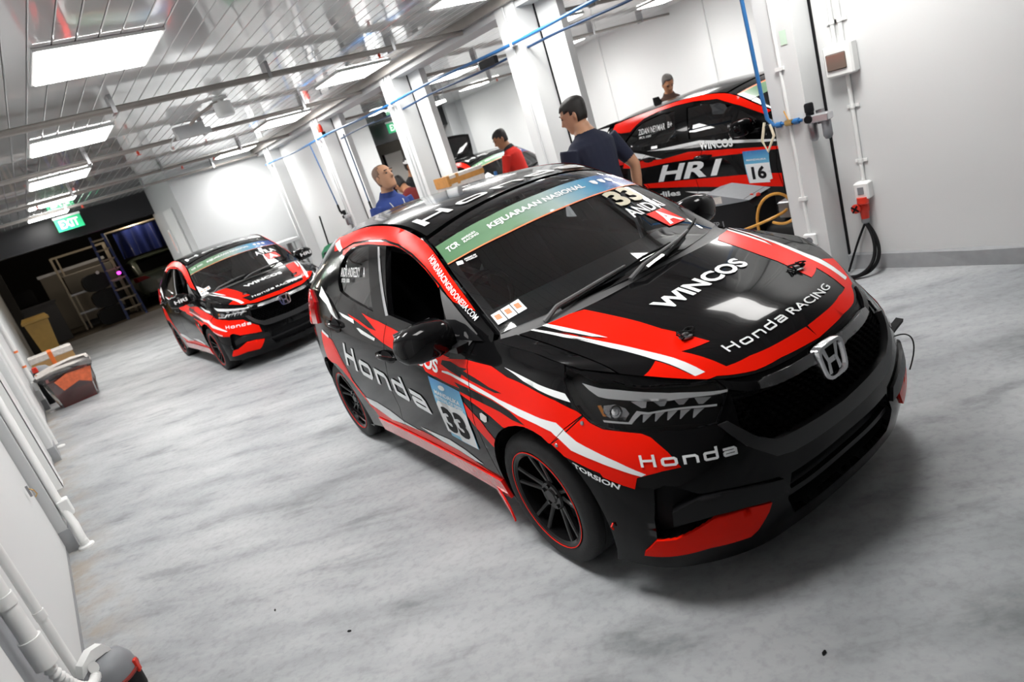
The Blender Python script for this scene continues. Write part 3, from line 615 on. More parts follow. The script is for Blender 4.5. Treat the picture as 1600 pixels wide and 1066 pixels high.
# walls
wl = struct('wall_left', lambda b: b.box(XL-.2, XL, -4.5, 22.4, 0, ZC+.1), 'wall')
for y0, y1 in ((5.28, 5.64), (8.2, 8.55), (11.9, 12.2), (1.2, 1.5)):
    b = MB(); b.box(XL-.01, -.455, y0, y1, 0.16, ZC); b.build('pillar', 'wallg' if y0 < 6 and y0 > 5 else 'wall', wl)
    b = MB(); b.box(XL-.01, -.448, y0-.006, y1+.006, 0, .16); b.build('pillar_base', 'kerb', wl)
b = MB(); b.box(XL-.01, XL+.035, 3.3, 5.26, .06, ZC); b.build('wall_panel', 'wall', wl)
b = MB(); b.box(XL-.01, XL+.035, 2.0, 2.52, .06, ZC); b.build('wall_panel', 'wall', wl)
b = MB(); b.box(XL-.01, XL+.035, 5.66, 8.18, .06, ZC); b.build('wall_panel', 'wall', wl)
b = MB(); b.box(XL-.01, XL+.035, 8.57, 11.88, .06, ZC); b.build('wall_panel', 'wall', wl)
b = MB(); b.box(XL-.01, XL+.018, 3.02, 3.28, .06, ZC); b.build('wall_panel', 'wall', wl)
b = MB(); b.box(XL-.01, XL+.005, 2.54, 3.0, 0.0, ZC); b.build('wall_channel', 'pvcg', wl)
for y0, y1 in ((3.3, 5.27), (5.65, 8.19), (8.56, 11.88), (1.52, 2.5)):
    b = MB(); b.box(XL-.01, XL+.03, y0, y1, 0, .06); b.build('baseboard', 'kerb', wl)
struct('wall_right', lambda b: b.box(XR, XR+.14, -4.5, 2.50, 0, ZC+.1), 'wall')
def kerbf(b):
    n = 26; rr = random.Random(3)
    ys = [-4.5+(2.5+4.5)*i/n for i in range(n+1)]
    r = [[(XR-.02-rr.uniform(0, .012), y, 0), (XR-.018-rr.uniform(0, .010), y, .105+rr.uniform(-.008, .008)), (XR+.01, y, .118+rr.uniform(-.01, .01)), (XR+.01, y, 0)] for y in ys]
    b.loft(r)
struct('baseboard_right', kerbf, 'kerb')
struct('wall_back', lambda b: b.box(-3, 12.5, -4.7, -4.5, 0, ZC+.1), 'header')
struct('wall_far', lambda b: b.box(2.74, 4.75, 13.5, 13.65, 0, ZC+.1), 'wallg')
struct('wall_return', lambda b: (b.box(2.74, 2.86, 13.65, 16.3, 0, ZC+.1)), 'wallg')
b = MB(); b.box(2.705, 2.735, 14.1, 15.0, .1, 2.3); b.build('return_panel', 'wall', bpy.data.objects['wall_return'])
b = MB(); b.box(2.70, 2.736, 15.2, 15.34, 1.45, 1.95); nt = b.build('wall_notice', 'pvc'); nt['label'] = 'narrow white notice with orange bar on the wall beside the far shutter'; nt['category'] = 'notice'
b = MB(); b.box(2.697, 2.70, 15.25, 15.28, 1.5, 1.9); b.build('orange_bar', 'orange_print', nt)
struct('wall_right_far', lambda b: b.box(4.62, 4.75, 10.45, 13.5, 0, ZC+.1), 'wall')
struct('wall_next_bay', lambda b: b.box(X2+.02, X2+.2, -4.5, 22.4, 0, ZC+.1), 'wallg')
y = -2.3
wn = bpy.data.objects['wall_next_bay']; M['wall2'] = mat('bright_white_wall_panel', (.76, .77, .765), .5, var=.02, vs=2)
while y < 15:
    b = MB(); b.box(X2-.02, X2+.03, y+.012, y+2.53, 0, ZC); b.build('wall_panel', 'wall2', wn)
    b = MB(); b.box(X2-.06, X2-.01, y-.25, y-.012, 0, ZC); b.build('wall_pilaster', 'wall2', wn); y += 2.55
struct('wall_far_next_bay', lambda b: b.box(4.75, 7.15, 13.9, 14.05, 0, ZC+.1), 'wall')
struct('wall_far_side', lambda b: b.box(10.55, 10.92, 15.9, 16.3, 0, ZC+.1), 'wallg')
# columns, beam
for yn in (2.5, 5.05, 7.6, 10.15, 12.7):
    c = empty('column', (4.57, yn, 0), kind='structure')
    b = MB(); b.box(-.15, .15, 0, .25 if yn < 3 else .30, 0, ZC); b.build('column_shaft', 'wall' if yn < 3 else 'wall', c)
    b = MB(); b.box(.075, .095, -.014, .0, 0, ZC); b.build('column_joint', 'black3', c)
    if yn > 3:
        for yy in ((.09, .17) if yn > 6 else (.15,)): b = MB(); b.tube([(-.162, yy, .02), (-.162, yy, ZC)], .011, 8); b.build('column_conduit_tube', 'wallg', c, True)
    if yn > 3:
        b = MB(); b.box(.085, .17, -.30, -.012, 0, 2.70); b.build('jamb_panel', 'wall', c)
        b = MB(); b.box(.05, .20, .30, .42, 0, 2.70); b.build('jamb_panel', 'wallg', c)
struct('trim_1', lambda b: (b.box(4.44, 4.74, 2.5, 13.5, 2.70, ZC+.05)), 'wallg')
struct('trim_2', lambda b: b.box(4.36, 4.43, 2.5, 13.5, 2.76, ZC-.005), 'pipe')
# shutters at the far end
struct('trim_3', lambda b: b.box(XL, 2.76, 16.0, 16.3, 2.37, ZC), 'header')
struct('trim_4', lambda b: b.box(7.15, 10.6, 16.0, 16.3, 2.35, ZC), 'header')
struct('wall_return_next_bay', lambda b: b.box(7.03, 7.15, 14.05, 16.3, 0, ZC+.1), 'wallg')
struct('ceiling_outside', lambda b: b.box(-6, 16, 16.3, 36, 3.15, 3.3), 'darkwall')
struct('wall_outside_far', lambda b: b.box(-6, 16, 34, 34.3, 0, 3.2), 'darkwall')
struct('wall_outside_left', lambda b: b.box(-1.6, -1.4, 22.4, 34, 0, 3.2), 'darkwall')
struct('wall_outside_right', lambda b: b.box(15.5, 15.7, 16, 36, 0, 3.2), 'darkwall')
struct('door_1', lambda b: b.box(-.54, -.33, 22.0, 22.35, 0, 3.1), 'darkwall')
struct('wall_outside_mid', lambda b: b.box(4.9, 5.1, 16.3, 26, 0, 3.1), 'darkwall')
# ceiling light panels
def lamp(x, y, label, group):
    l = empty('ceiling_light', (x, y, ZC), 0, label, 'ceiling light', group)
    b = MB(); b.box(-.345, .345, -.37, .37, -.022, -.006); b.build('light_frame', 'pvc', l)
    b = MB(); b.box(-.325, .325, -.35, .35, -.028, -.0221); b.build('lit_diffuser', 'lampglow', l)
    la = bpy.data.lights.new('panel_lamp', 'AREA'); la.shape = 'RECTANGLE'; la.size = .63; la.size_y = .68; la.energy = LAMP_WATTS; la.spread = math.radians(140); la.color = (1, .985, .96)
    lo = bpy.data.objects.new('panel_lamp', la); COL.objects.link(lo); lo.parent = l; lo.location = (0, 0, -.032); lo.visible_glossy = False; lo.visible_camera = False
LY = (4.75, 7.48, 10.1, 12.75, 15.0)
for i, y in enumerate(LY):
    lamp(.89, y, ('largest lit square ceiling panel at the top left', 'second lit ceiling panel from the camera in the left row', 'third lit ceiling panel from the camera in the left row', 'fourth lit ceiling panel in the left row near the exit sign', 'farthest lit ceiling panel of the left row just before the exit sign')[i], 'lit panels of the left ceiling row')
for i, y in enumerate(LY[:4]):
    lamp(3.88, y, ('lit panel beside the columns out of frame above the car', 'nearest lit panel of the ceiling row beside the columns', 'middle lit panel of the ceiling row beside the columns', 'farthest lit panel of the ceiling row beside the columns')[i], 'lit panels of the ceiling row beside the columns')
lamp(.89, 2.05, 'lit panel out of frame above the near side of the foreground car', 'lit panels of the left ceiling row')
lamp(3.88, 2.05, 'lit panel out of frame reflected in the foreground bonnet', 'lit panels of the ceiling row beside the columns')
for j, x in enumerate((6.9, 9.5)):
    for i, y in enumerate((4.45, 7.3, 9.9, 12.7)):
        lamp(x, y, ('unseen', 'nearest', 'middle', 'farthest')[i]+' lit ceiling panel of the '+('first', 'second')[j]+' row beyond the columns', 'lit ceiling panels in the next bay')
lamp(9.5, 15.0, 'small lit panel at the far end of the next bay', 'lit ceiling panels in the next bay')
# service pipes under the ceiling
def pipe_run(y, x0, x1, z, label, heads, r=.022):
    p = empty('ceiling_pipe', (x0, y, z), 0, label, 'pipe', 'pipes crossing under the ceiling')
    b = MB(); b.tube([(0, 0, 0), ((x1-x0), 0, 0)], r, 10); b.build('steel_pipe', 'pipe', p, True)
    b = MB(); b.box(0, x1-x0, .045, .075, -.01, .03); b.build('cable_conduit', 'wallg', p)
    for k in range(int((x1-x0)/1.25)+1):
        xx = .35+k*1.25
        if xx < x1-x0: b = MB(); b.box(xx, xx+.03, -.03, .09, -.028, ZC-z); b.build('pipe_hanger', 'metal', p)
    for hx in heads:
        b = MB(); b.lathe([(.012, .0), (.012, -.03), (.02, -.035), (.008, -.055), (.03, -.06), (.03, -.064)], 10, c=(hx-x0, 0, 0)); b.build('sprinkler_head', 'spr', p, True)
pipe_run(5.9, XL, 4.4, 2.74, 'nearest grey pipe crossing under the ceiling', [3.4], .026)
pipe_run(8.4, XL, 4.4, 2.74, 'second grey pipe crossing the ceiling behind the projector box', [1.55])
pipe_run(11.4, XL, 4.4, 2.74, 'third grey pipe crossing the ceiling with red sprinkler heads', [.6, 2.6, 3.1])
pipe_run(13.35, XL, 4.4, 2.74, 'farthest grey pipe crossing in front of the white end wall', [1.3])
pipe_run(5.9, 4.75, X2, 2.74, 'nearest grey pipe crossing the ceiling of the next bay', [7.5])
pipe_run(8.4, 4.75, X2, 2.74, 'middle grey pipe crossing the ceiling of the next bay', [8.2])
pipe_run(11.4, 4.75, X2, 2.74, 'farthest grey pipe crossing the ceiling of the next bay', [8.6, 9])
# hanging speaker / projector box and conduit box
p = empty('ceiling_speaker', (2.2, 7.05, ZC), 0, 'white cylindrical speaker hanging from the ceiling', 'speaker')
b = MB(); b.lathe([(.07, 0), (.075, -.02), (.03, -.025), (.03, -.05), (.085, -.055), (.09, -.17), (.08, -.185), (0, -.185)], 20); b.build('speaker_body', 'pvc', p, True)
b = MB(); b.tube([(0, .02, -.02), (-.15, .45, -.06), (-.2, .62, -.10)], .016, 8); b.build('speaker_conduit', 'pipe', p, True)
p = empty('junction_box', (2.1, 8.2, ZC), 0, 'grey metal junction box on the ceiling beside the second pipe', 'junction box')
b = MB(); b.box(-.16, .16, -.06, .02, -.15, -.02); b.build('box_body', 'wallg', p); b = MB(); b.box(-.18, .18, -.20, -.14, -.17, -.11); b.build('box_lid', 'wallg', p)
b = MB(); b.tube(bez((-.16, 0, -.1), (-.3, .05, -.2), (-.3, -.1, -.3), (-.2, -.12, -.22), 10), .008, 6); b.build('box_cable', 'pvc', p, True)
# exit signs
def exit_sign(x, y, z, w, h, label):
    s = empty('exit_sign', (x, y, z), 0, label, 'sign')
    b = MB(); b.box(-w/2, w/2, -.015, .015, 0, h); b.build('sign_panel', 'green', s)
    b = MB(); b.box(-w/2-.01, w/2+.01, -.03, .03, h, h+.04); b.build('sign_rail', 'pvc', s)
    flat_text('sign_lettering', 'EXIT', (-w*.36, -.018, h*.18), (1, 0, 0), (0, 0, 1), h*.64, 'exitw', s, .025, w=w*.72)
exit_sign(1.18, 15.55, 2.52, .46, .24, 'green exit sign above the far dark shutter opening')
exit_sign(8.72, 15.55, 2.52, .46, .24, 'green exit sign seen between the columns in the next bay')

# added fill lights with invented housings, brightening the store beyond the shutters
for x, y, e, lb in ((1.0, 18.6, 34, 'nearest added fill light of the far store'), (1.6, 24.6, 26, 'added fill light above the black pile'), (3.3, 22.9, 55, 'added fill light above the green car'), (9.2, 19.5, 10, 'added fill light in the doorway of the next bay')):
    l = empty('store_fill_light', (x, y, 3.15), 0, lb, 'lamp', 'added fill lights of the far store')
    b = MB(); b.lathe([(.10, 0), (.10, -.02), (.06, -.05), (0, -.055)], 14); b.build('fill_light_housing', 'pvcg', l, True)
    la = bpy.data.lights.new('store_fill_point', 'POINT'); la.energy = e; la.color = (1, .86, .68); la.shadow_soft_size = .1
    lo = bpy.data.objects.new('store_fill_point', la); COL.objects.link(lo); lo.parent = l; lo.location = (0, 0, -.2)
# ------------------------------------------------------------------ racing hatchbacks
def neg(L): return [(-a, b) for a, b in L]
def T_(k): return TR[k][1]
class Car: pass
def w_inv(W, x, z, sg, guess):
    c = np.array(guess, float)
    for _ in range(14):
        e = 1e-3; P = W.P([c, c+[e, 0], c+[0, e]]); r = np.array([x-P[0, 0], z-P[0, 2]])
        J = np.stack([(P[1]-P[0])[[0, 2]], (P[2]-P[0])[[0, 2]]], 1)/e
        d = np.linalg.lstsq(J, r, rcond=None)[0]; m = abs(d).max(); c = c+d*(min(1, .06/m) if m > 0 else 1)
    return tuple(c)
def arch(W, xc, zc, r, a0, a1, n=26, s0=1.384):
    out = []
    for k in range(n+1):
        a = math.radians(a0+(a1-a0)*k/n); x = xc+r*math.cos(a); z = zc+r*math.sin(a)
        out.append(w_inv(W, x, z, -1, (-(s0-x), max(z-.1, .15))))
    return out
def wheel(root, x, yo, sg, R=.292, rr=.214, big=True):
    # yo: outer face |y|, sg: -1 right, +1 left
    w = empty('wheel', (x, sg*yo, R)); w.parent = root
    f = lambda pr: [(r, -sg*d) for r, d in pr]          # d: inward from the outer face
    m = MB(); pr = [(rr, .012), (rr+.012, .002), (rr+.045, -.003), (R-.018, .004), (R-.006, .014), (R, .03), (R, .055), (R-.007, .057), (R-.007, .063), (R, .065), (R, .10), (R-.007, .102), (R-.007, .108), (R, .11),
                    (R, .135), (R-.007, .137), (R-.007, .143), (R, .145), (R, .17), (R-.008, .19), (R-.03, .20), (rr, .195)]
    m.lathe(f(pr), 48 if big else 28, axis='y', closed=True); m.build('tyre', 'tyre', w, True)
    m = MB(); pr = [(rr+.003, .004), (rr+.003, .012), (rr-.012, .016), (rr-.018, .06), (rr-.02, .185), (rr-.026, .185), (rr-.026, .06), (rr-.020, .012), (rr-.010, .004)]
    m.lathe(f(pr), 48 if big else 28, axis='y', closed=True); m.build('rim_barrel', 'rim', w, True)
    m = MB(); m.lathe(f([(rr+.0045, .003), (rr+.0045, .001), (rr+.001, .001), (rr+.001, .003)]), 48 if big else 28, axis='y', closed=True); m.build('rim_stripe', 'red', w, True)
    m = MB(); m.lathe(f([(0, .03), (.028, .03), (.034, .036), (.06, .034), (.066, .042), (.066, .075), (0, .075)]), 20, axis='y')
    for k in range(5):
        a = 2*math.pi*k/5+.3; m.lathe(f([(0, .028), (.008, .028), (.009, .036)]), 8, c=(.048*math.cos(a), 0, .048*math.sin(a)), axis='y')
    m.build('hub', 'rim', w, True)
    sp0 = None
    for k in range(10):
        if sp0 is None:
            m = MB(); rings = []
            for r, d, hw_, th in ((.05, .045, .016, .03), (.09, .036, .011, .026), (.15, .022, .0095, .022), (rr-.014, .012, .012, .02)):
                rings.append([(r, -sg*d, -hw_*.6), (r, -sg*(d+.006), -hw_), (r, -sg*(d+th), -hw_), (r, -sg*(d+th), hw_), (r, -sg*(d+.006), hw_), (r, -sg*d, hw_*.6)])
            m.loft(rings); sp0 = m.build('spoke', 'rim', w, True); s = sp0
        else:
            s = sp0.copy(); COL.objects.link(s)
        s.rotation_euler = (0, 2*math.pi*k/10+(.12 if k % 2 else -.12), 0)
    m = MB(); m.lathe(f([(0, .11), (.15, .11), (.15, .13), (0, .13)]), 32, axis='y'); m.build('brake_disc', 'black3', w, True)
    return w
def build_car(rootname, spec, pose, win, W0ku=None, light=False, xr=-2.405, label=None, cat='car'):
    W, H, C = body(spec)
    if W0ku is not None: W.ku = W0ku
    G = {-1: Side(spec['belt'], spec['rail'], -1), 1: Side(spec['belt'], spec['rail'], 1)}
    root = empty(rootname, (pose[0], pose[1], 0), pose[2], label, cat)
    c = Car(); c.root, c.W, c.H, c.C, c.G = root, W, H, C, G
    RS = .032 if not light else .06
    af = arch(W, .05, .30, .35, -25, 205); ar = arch(W, xr, .30, .35, -25, 205)
    k0 = next(i for i, p in enumerate(af) if p[0] < -1.176)          # bumper / fender joint on the arch
    head = T_('head')
    hl = [(-.964, .733), (-.931, .712), (-.891, .699), (-.809, .69), (-.72, .687), (-.622, .681), (-.55, .686), (-.508, .694)]
    gr = [(-.499, .69), (-.40, .592), (-.334, .557), (-.232, .555), (0, .545)]
    half = [(0, .15), (-.25, .15), (-.5, .15), (-.75, .15), (-.93, .15)]+af[:k0]+[(-1.174, .609), (-1.075, .678)]+hl+gr[:-1]
    full = half+[gr[-1]]+[(-a, b) for a, b in half[:0:-1]]
    pocket = T_('pocket')
    intake = [(-.30, .235), (-.335, .33), (-.30, .43), (0, .435), (.30, .43), (.335, .33), (.30, .235), (0, .23)]
    bump = [full, pocket, neg(pocket), intake]
    fend = [(-1.180, .607)]+af[k0:]+[(-1.685, .15), (-1.70, .25), (-1.718, .40), (-1.738, .55), (-1.723, .78), (-1.733, .93), (-1.06, .93), (-1.052, .905), (-1.052, .891), (-1.050, .856), (-1.033, .827), (-.995, .767), (-.967, .737), (-1.077, .680)]
    fdoor = [(-1.739, .93), (-1.729, .78), (-1.744, .55), (-1.724, .40), (-1.706, .255), (-2.725, .255), (-2.742, .346), (-2.688, .442), (-2.695, .551), (-2.554, .806), (-2.505, .93)]
    rdoor = [(-2.511, .93), (-2.560, .806), (-2.701, .551), (-2.694, .442), (-2.748, .346), (-2.731, .255), (-3.205, .255), (-3.268, .395), (-3.378, .534), (-3.439, .635), (-3.490, .71), (-3.40, .82), (-3.25, .93)]
    quart = [(-3.256, .93), (-3.406, .82), (-3.497, .71), (-3.446, .635), (-3.385, .534), (-3.275, .395), (-3.212, .255), (-3.212, .15)]+ar[::-1]+[(-4.19, .15), (-4.19, .66), (-4.25, .93)]
    # keep the rear arch inside the quarter panel
    sill = [(-1.69, .15), (-1.71, .248), (-3.205, .248), (-3.21, .15)]
    c.panelsW = {-1: [bump, [fend], [fdoor], [rdoor], [quart]], 1: [bump, [neg(fend)], [neg(fdoor)], [neg(rdoor)], [neg(quart)]]}
    b = M['black']
    skin('front_bumper', W, bump, b, root, 0, .025, RS)
    for sg in (-1, 1):
        mm = (lambda L: L) if sg < 0 else neg
        skin('front_fender', W, [mm(fend)], b, root, 0, .02, RS)
        skin('fender_top', H, [[(.012, sg*.644), (.012, sg*.72), (.46, sg*.72), (.90, sg*.72), (.90, sg*.646)]], b, root, 0, .02, RS)
        skin('front_door', W, [mm(fdoor)], b, root, 0, .02, RS)
        skin('rear_door', W, [mm(rdoor)], b, root, 0, .02, RS)
        skin('rear_quarter_panel', W, [mm(quart)], b, root, 0, .02, RS)
        skin('side_skirt', W, [mm(sill)], M['redfilm'] if win.get('redskirt') else b, root, .012, .05, RS)
        # intake pocket, blade and red lip piece of the bumper
        skin('intake_pocket', W, [mm(pocket)], M['black3'], root, -.05, -.05, RS)
        skin('intake_blade', W, [mm(T_('blade'))], M['black2'], root, .012, .05, RS)
        skin('bumper_lip_corner', W, [mm(T_('splitter'))], M['red'], root, .010, .015, RS)
        # wheel well liner
        for xc in (.05, xr):
            m = MB(); rings = []
            for k in range(17):
                a = math.radians(-4+188*k/16); rings.append([(xc+.362*math.cos(a), sg*y, .30+.362*math.sin(a)) for y in (.785, .50)])
            V = [p for r in rings for p in r]; F = [(2*i, 2*i+1, 2*i+3, 2*i+2) for i in range(16)]
            n = len(V); V.append((xc, sg*.50, .30)); F += [(2*i+1, n, 2*i+3) for i in range(16)]
            m.add(V, F); m.build('wheel_well', 'black3', root)
            wheel(root, xc-(.05 if xc > -1 else 0), .812 if xc > -1 else .805, sg, big=not light)
        # headlamp: bucket, optics, lens
        hd = mm(head); h = empty('headlamp', (0, 0, 0)); h.parent = root
        skin('bucket', W, [hd], M['black2'], h, -.055, -.052, RS*.8)
        skin('light_guide', W, [mm(T_('drl'))], M['drl'], h, -.004, .02, .03)
        skin('bright_bar', W, [mm(T_('lbar'))], M['drl'], h, -.010, .012, .03)
        skin('inner_bezel', W, [mm([(-.76, .805), (-.50, .838), (-.445, .865), (-.49, .70), (-.53, .70), (-.76, .70), (-.79, .76)])], M['black3'], h, -.040, .01, .03)
        for nm, q4, n, mt in (('reflector', T_('led_top'), 4, 'darkchrome'), ('reflector', T_('led_bot'), 5, 'darkchrome')):
            for k in range(n):
                A = np.array(q4); u0, u1 = (k+.1)/n, (k+.9)/n
                tl, tr_, br, bl = A
                p = [tl+(tr_-tl)*u0, tl+(tr_-tl)*u1, bl+(br-bl)*(u1-.04), bl+(br-bl)*(u0+.10)]
                skin('reflector', W, [mm([tuple(x) for x in p])], M['reflector' if (k+(len(nm) if n > 4 else 0)) % 2 else 'chrome'], h, -.014-.005*(k % 2), .02, .05)
        pj = T_('proj'); skin('projector_shroud', W, [mm(pj)], M['darkchrome'], h, -.022, .03, .03)
        cen = np.mean(pj, 0); cen = cen*np.array([1 if sg < 0 else -1, 1]); p0 = W.P([cen])[0]; n0 = W.N([cen])[0]
        m = MB(); m.lathe([(0, .02), (.012, .018), (.022, .008), (.026, -.01)], 16); ob = m.build('projector_lens', 'chrome', h, True)
        ob.matrix_local = Matrix.Translation(Vector(p0-n0*.024)) @ Vector(n0).to_track_quat('Z', 'Y').to_matrix().to_4x4()
        if not light: skin('amber_reflector', W, [mm([(-.90, .775), (-.885, .778), (-.87, .735), (-.885, .735)])], M['amber'], h, -.03, .01, .03)
        skin('lamp_surround', W, [mm([(-1.075, .66), (-.44, .66), (-.44, .926), (-1.075, .926)]), hd], b, h, -.006, .02, RS)
        skin('lens', W, [hd], M['lens'], h, .001, 0, RS)
        skin('tail_lamp', W, [mm([(-3.74, .865), (-3.70, .775), (-3.95, .755), (-4.40, .79), (-4.42, .90), (-4.0, .915)])], M['taillight'], root, .016, .03, .05)
    skin('lower_intake', W, [intake], M['black3'], root, -.06, -.06, RS)
    skin('intake_bar', W, [[(-.33, .318), (.33, .318), (.325, .345), (-.325, .345)]], M['black2'], root, -.02, .02, RS)
    # grille
    skin('grille_backing', W, [[(-.505, .68), (-.40, .58), (0, .53), (.40, .58), (.505, .68), (.46, .93), (-.46, .93)]], M['black3'], root, -.07, 0, RS)
    skin('grille_top_panel', W, [[(-.468, .80), (.468, .80), (.468, .925), (-.468, .925)]], M['black2'], root, -.014, .03, RS)
    fr = [(-.512, .690), (-.436, .595), (-.35, .525), (-.285, .512), (0, .505)]; inn = [(-.478, .70), (-.39, .612), (-.33, .575), (-.232, .572), (0, .560)]
    skin('grille_frame', W, [fr[:-1]+[fr[-1]]+neg(fr[-2::-1])+neg(inn[:-1])+[inn[-1]]+inn[-2::-1]], M['satin'], root, .016, .05, RS)
    # honeycomb: hexagon rings between the frame and the chrome bar
    Vs = []; Fs = []; reg = [[(-.435, .83), (-.478, .70), (-.39, .612), (-.33, .575), (.33, .575), (.39, .612), (.478, .70), (.435, .83)]]
    hx = .034; rows = range(14); cols = range(-13, 14)
    for i in rows:
        for j in cols:
            cx, cz = (j+(.5 if i % 2 else 0))*hx*1.06, .58+i*.0245
            if not evenodd([(cx, cz)], reg)[0]: continue
            ring = []
            for rad, dp in ((.56, -.022), (.47, -.010), (.38, -.035)):
                ring.append([(cx+hx*rad*math.cos(math.radians(60*k+30)), cz+.0245*1.15*rad*math.sin(math.radians(60*k+30))*1.0, dp) for k in range(6)])
            o = len(Vs)
            for r_ in ring:
                q = np.array([(a, b_) for a, b_, _ in r_]); P = W.P(q)+W.N(q)*r_[0][2]; Vs += [tuple(p) for p in P]
            for a in range(2):
                for k in range(6): Fs.append((o+a*6+k, o+a*6+(k+1) % 6, o+a*6+6+(k+1) % 6, o+a*6+6+k))
    mk('grille_mesh', Vs, Fs, M['black2'], root, False, kind='stuff')
    for sg in (-1, 1):
        mm = (lambda L: L) if sg < 0 else neg
        skin('chrome_grille_bar', W, [mm([(-.325, .868), (-.279, .887), (-.05, .893), (-.05, .80), (-.105, .822), (-.268, .82), (-.329, .827)])], M['darkchrome'], root, .012, .035, RS)
        skin('grille_wing', W, [mm([(-.472, .917), (-.33, .872), (-.332, .827), (-.386, .835), (-.444, .861)])], M['black'], root, .008, .03, RS)
    # emblem: a chrome frame with the letter standing in it
    e = empty('emblem', (0, 0, 0)); e.parent = root; p0 = W.P([(0, .565)])[0]
    e.location = (p0[0]-.022, -.004, .652); e.scale = (1, 1.1, 1.1); e.rotation_euler = (0, math.radians(-8), 0)
    def fr_pts(w, h, x, n=28, p=4.5, tap=.10):
        out = []
        for k in range(n):
            a = 2*math.pi*k/n; ca, sa = math.cos(a), math.sin(a); yy = w*abs(ca)**(2/p)*np.sign(ca); zz = h*abs(sa)**(2/p)*np.sign(sa); out.append((x, yy*(1+tap*zz/h), zz))
        return out
    m = MB(); rg = [fr_pts(.064, .060, -.05), fr_pts(.064, .060, .030), fr_pts(.061, .057, .036), fr_pts(.051, .047, .036), fr_pts(.047, .043, .024)]
    m.loft(rg, cap=False); m.build('emblem_frame', 'chrome', e, True)
    m = MB(); m.loft([fr_pts(.052, .048, .0), fr_pts(.052, .048, .012)]); m.build('emblem_recess', 'black3', e, True)
    m = MB()
    for s in (-1, 1): m.prism([(s*.042, .042), (s*.024, .042), (s*.014, 0), (s*.017, -.041), (s*.034, -.041), (s*.027, 0)], .012, .028, 'x')
    m.prism([(-.022, .008), (.022, .008), (.020, -.010), (-.020, -.010)], .012, .026, 'x'); m.build('emblem_letter', 'chrome', e)
    # bonnet, cowl, screen, roof, tailgate
    skin('bonnet', H, [[(.004, -.638), (.20, -.638), (.5, -.638), (.895, -.640), (.895, -.3), (.895, .3), (.895, .640), (.5, .638), (.2, .638), (.004, .638), (.004, .3), (.004, -.3)]], b, root, 0, .02, RS)
    V = []; F = []; nb = 31
    for k in range(nb):
        u = -1+2*k/(nb-1)
        a = H.P([(.900, u*.70)])[0]; d = C.P([(.012, u*.585)])[0]; mid = (a+d)/2
        V += [a-[0, 0, .004], a-[.012, 0, .012], mid-[0, 0, .012], d-[0, 0, .004]]
    for k in range(nb-1):
        for j in range(3): F.append((k*4+j, k*4+j+1, k*4+5+j, k*4+4+j))
    mk('cowl', V, F, M['cowl'], root, True)
    skin('windscreen', C, [[(.006, -.583), (.006, .583), (.70, .583), (.70, -.583)]], M['glass'], root, 0, 0, RS)
    skin('screen_border', C, [[(.004, -.586), (.004, .586), (.706, .586), (.706, -.586)], [(.045, -.556), (.03, -.3), (.028, 0), (.03, .3), (.045, .556), (.662, .553), (.672, 0), (.662, -.553)]], M['black2'], root, -.004, 0, RS)
    skin('roof', C, [[(.735, -.574), (.735, .574), (2.33, .574), (2.33, -.574)]], b, root, 0, .015, .06)
    skin('tailgate', C, [[(2.36, -.58), (2.36, .58), (2.94, .58), (2.94, -.58)]], b, root, 0, .02, .07)
    skin('rear_window', C, [[(2.44, -.47), (2.44, .47), (2.86, .5), (2.86, -.5)]], M['sideglass'], root, .003, 0, .07)
    skin('rear_bumper', W, [[(-4.197, .15), (-4.197, .66), (-4.257, .93), (-5.03, .93), (-5.03, .15)]], b, root, 0, .02, .07)
    skin('rear_bumper', W, [[(4.197, .15), (4.197, .66), (4.257, .93), (5.03, .93), (5.03, .15)]], b, root, 0, .02, .07)
    # dark lining behind the panels, floor and head lining
    for sg in (-1, 1):
        Lw = [(sg*1.74, .17), (sg*1.74, .90), (sg*5.0, .88), (sg*5.0, .17)]
        skin('door_lining', W, [Lw, ([(p[0]*-sg, p[1]) for p in ar])], M['black3'], root, -.035, 0, .09)
    skin('head_lining', C, [[(.69, -.56), (.69, .56), (2.9, .56), (2.9, -.56)]], M['black3'], root, -.03, 0, .09)
    m = MB(); m.box(-2.85 if xr > -2.5 else -3.0, .66, -.48, .48, .17, .22); m.box(xr+.40, -.38, -.77, .77, .17, .22); m.build('underbody', 'black3', root)
    m = MB(); m.box(-.30, -.24, -.72, .72, .2, .86); m.build('firewall', 'black3', root)
    m = MB(); prof = [(-.22, .90), (-.30, .955), (-.50, .97), (-.62, .93), (-.66, .84), (-.60, .70), (-.25, .70)]
    m.prism(prof, -.70, .70, 'y'); m.build('dashboard', 'dash', root, True)
    for y in (-.36, .36):
        s = empty('bucket_seat', (0, 0, 0)); s.parent = root
        m = MB(); m.box(-1.5, -1.0, y-.24, y+.24, .30, .50, .05); m.build('seat_cushion', 'black3', s, True)
        m = MB(); rings = []
        for z, xx, w_, d in ((.45, -1.46, .25, .09), (.75, -1.52, .27, .10), (1.0, -1.60, .24, .08), (1.12, -1.64, .15, .06), (1.28, -1.69, .13, .05)):
            rings.append([(xx+d*math.cos(a), y+w_*math.sin(a), z) for a in [2*math.pi*k/14 for k in range(14)]])
        m.loft(rings); m.build('seat_back', 'black3', s, True)
    m = MB()
    ys = .50
    for sg in (-1, 1):
        m.tube([(-.55, sg*.60, .55), (-.60, sg*.58, 1.05), (-.95, sg*ys, 1.32), (-1.62, sg*.50, 1.34), (-1.66, sg*.55, .9), (-1.66, sg*.62, .3)], .02, 8); m.tube([(-1.62, sg*.48, 1.33), (-2.35, sg*.48, .75)], .02, 8)
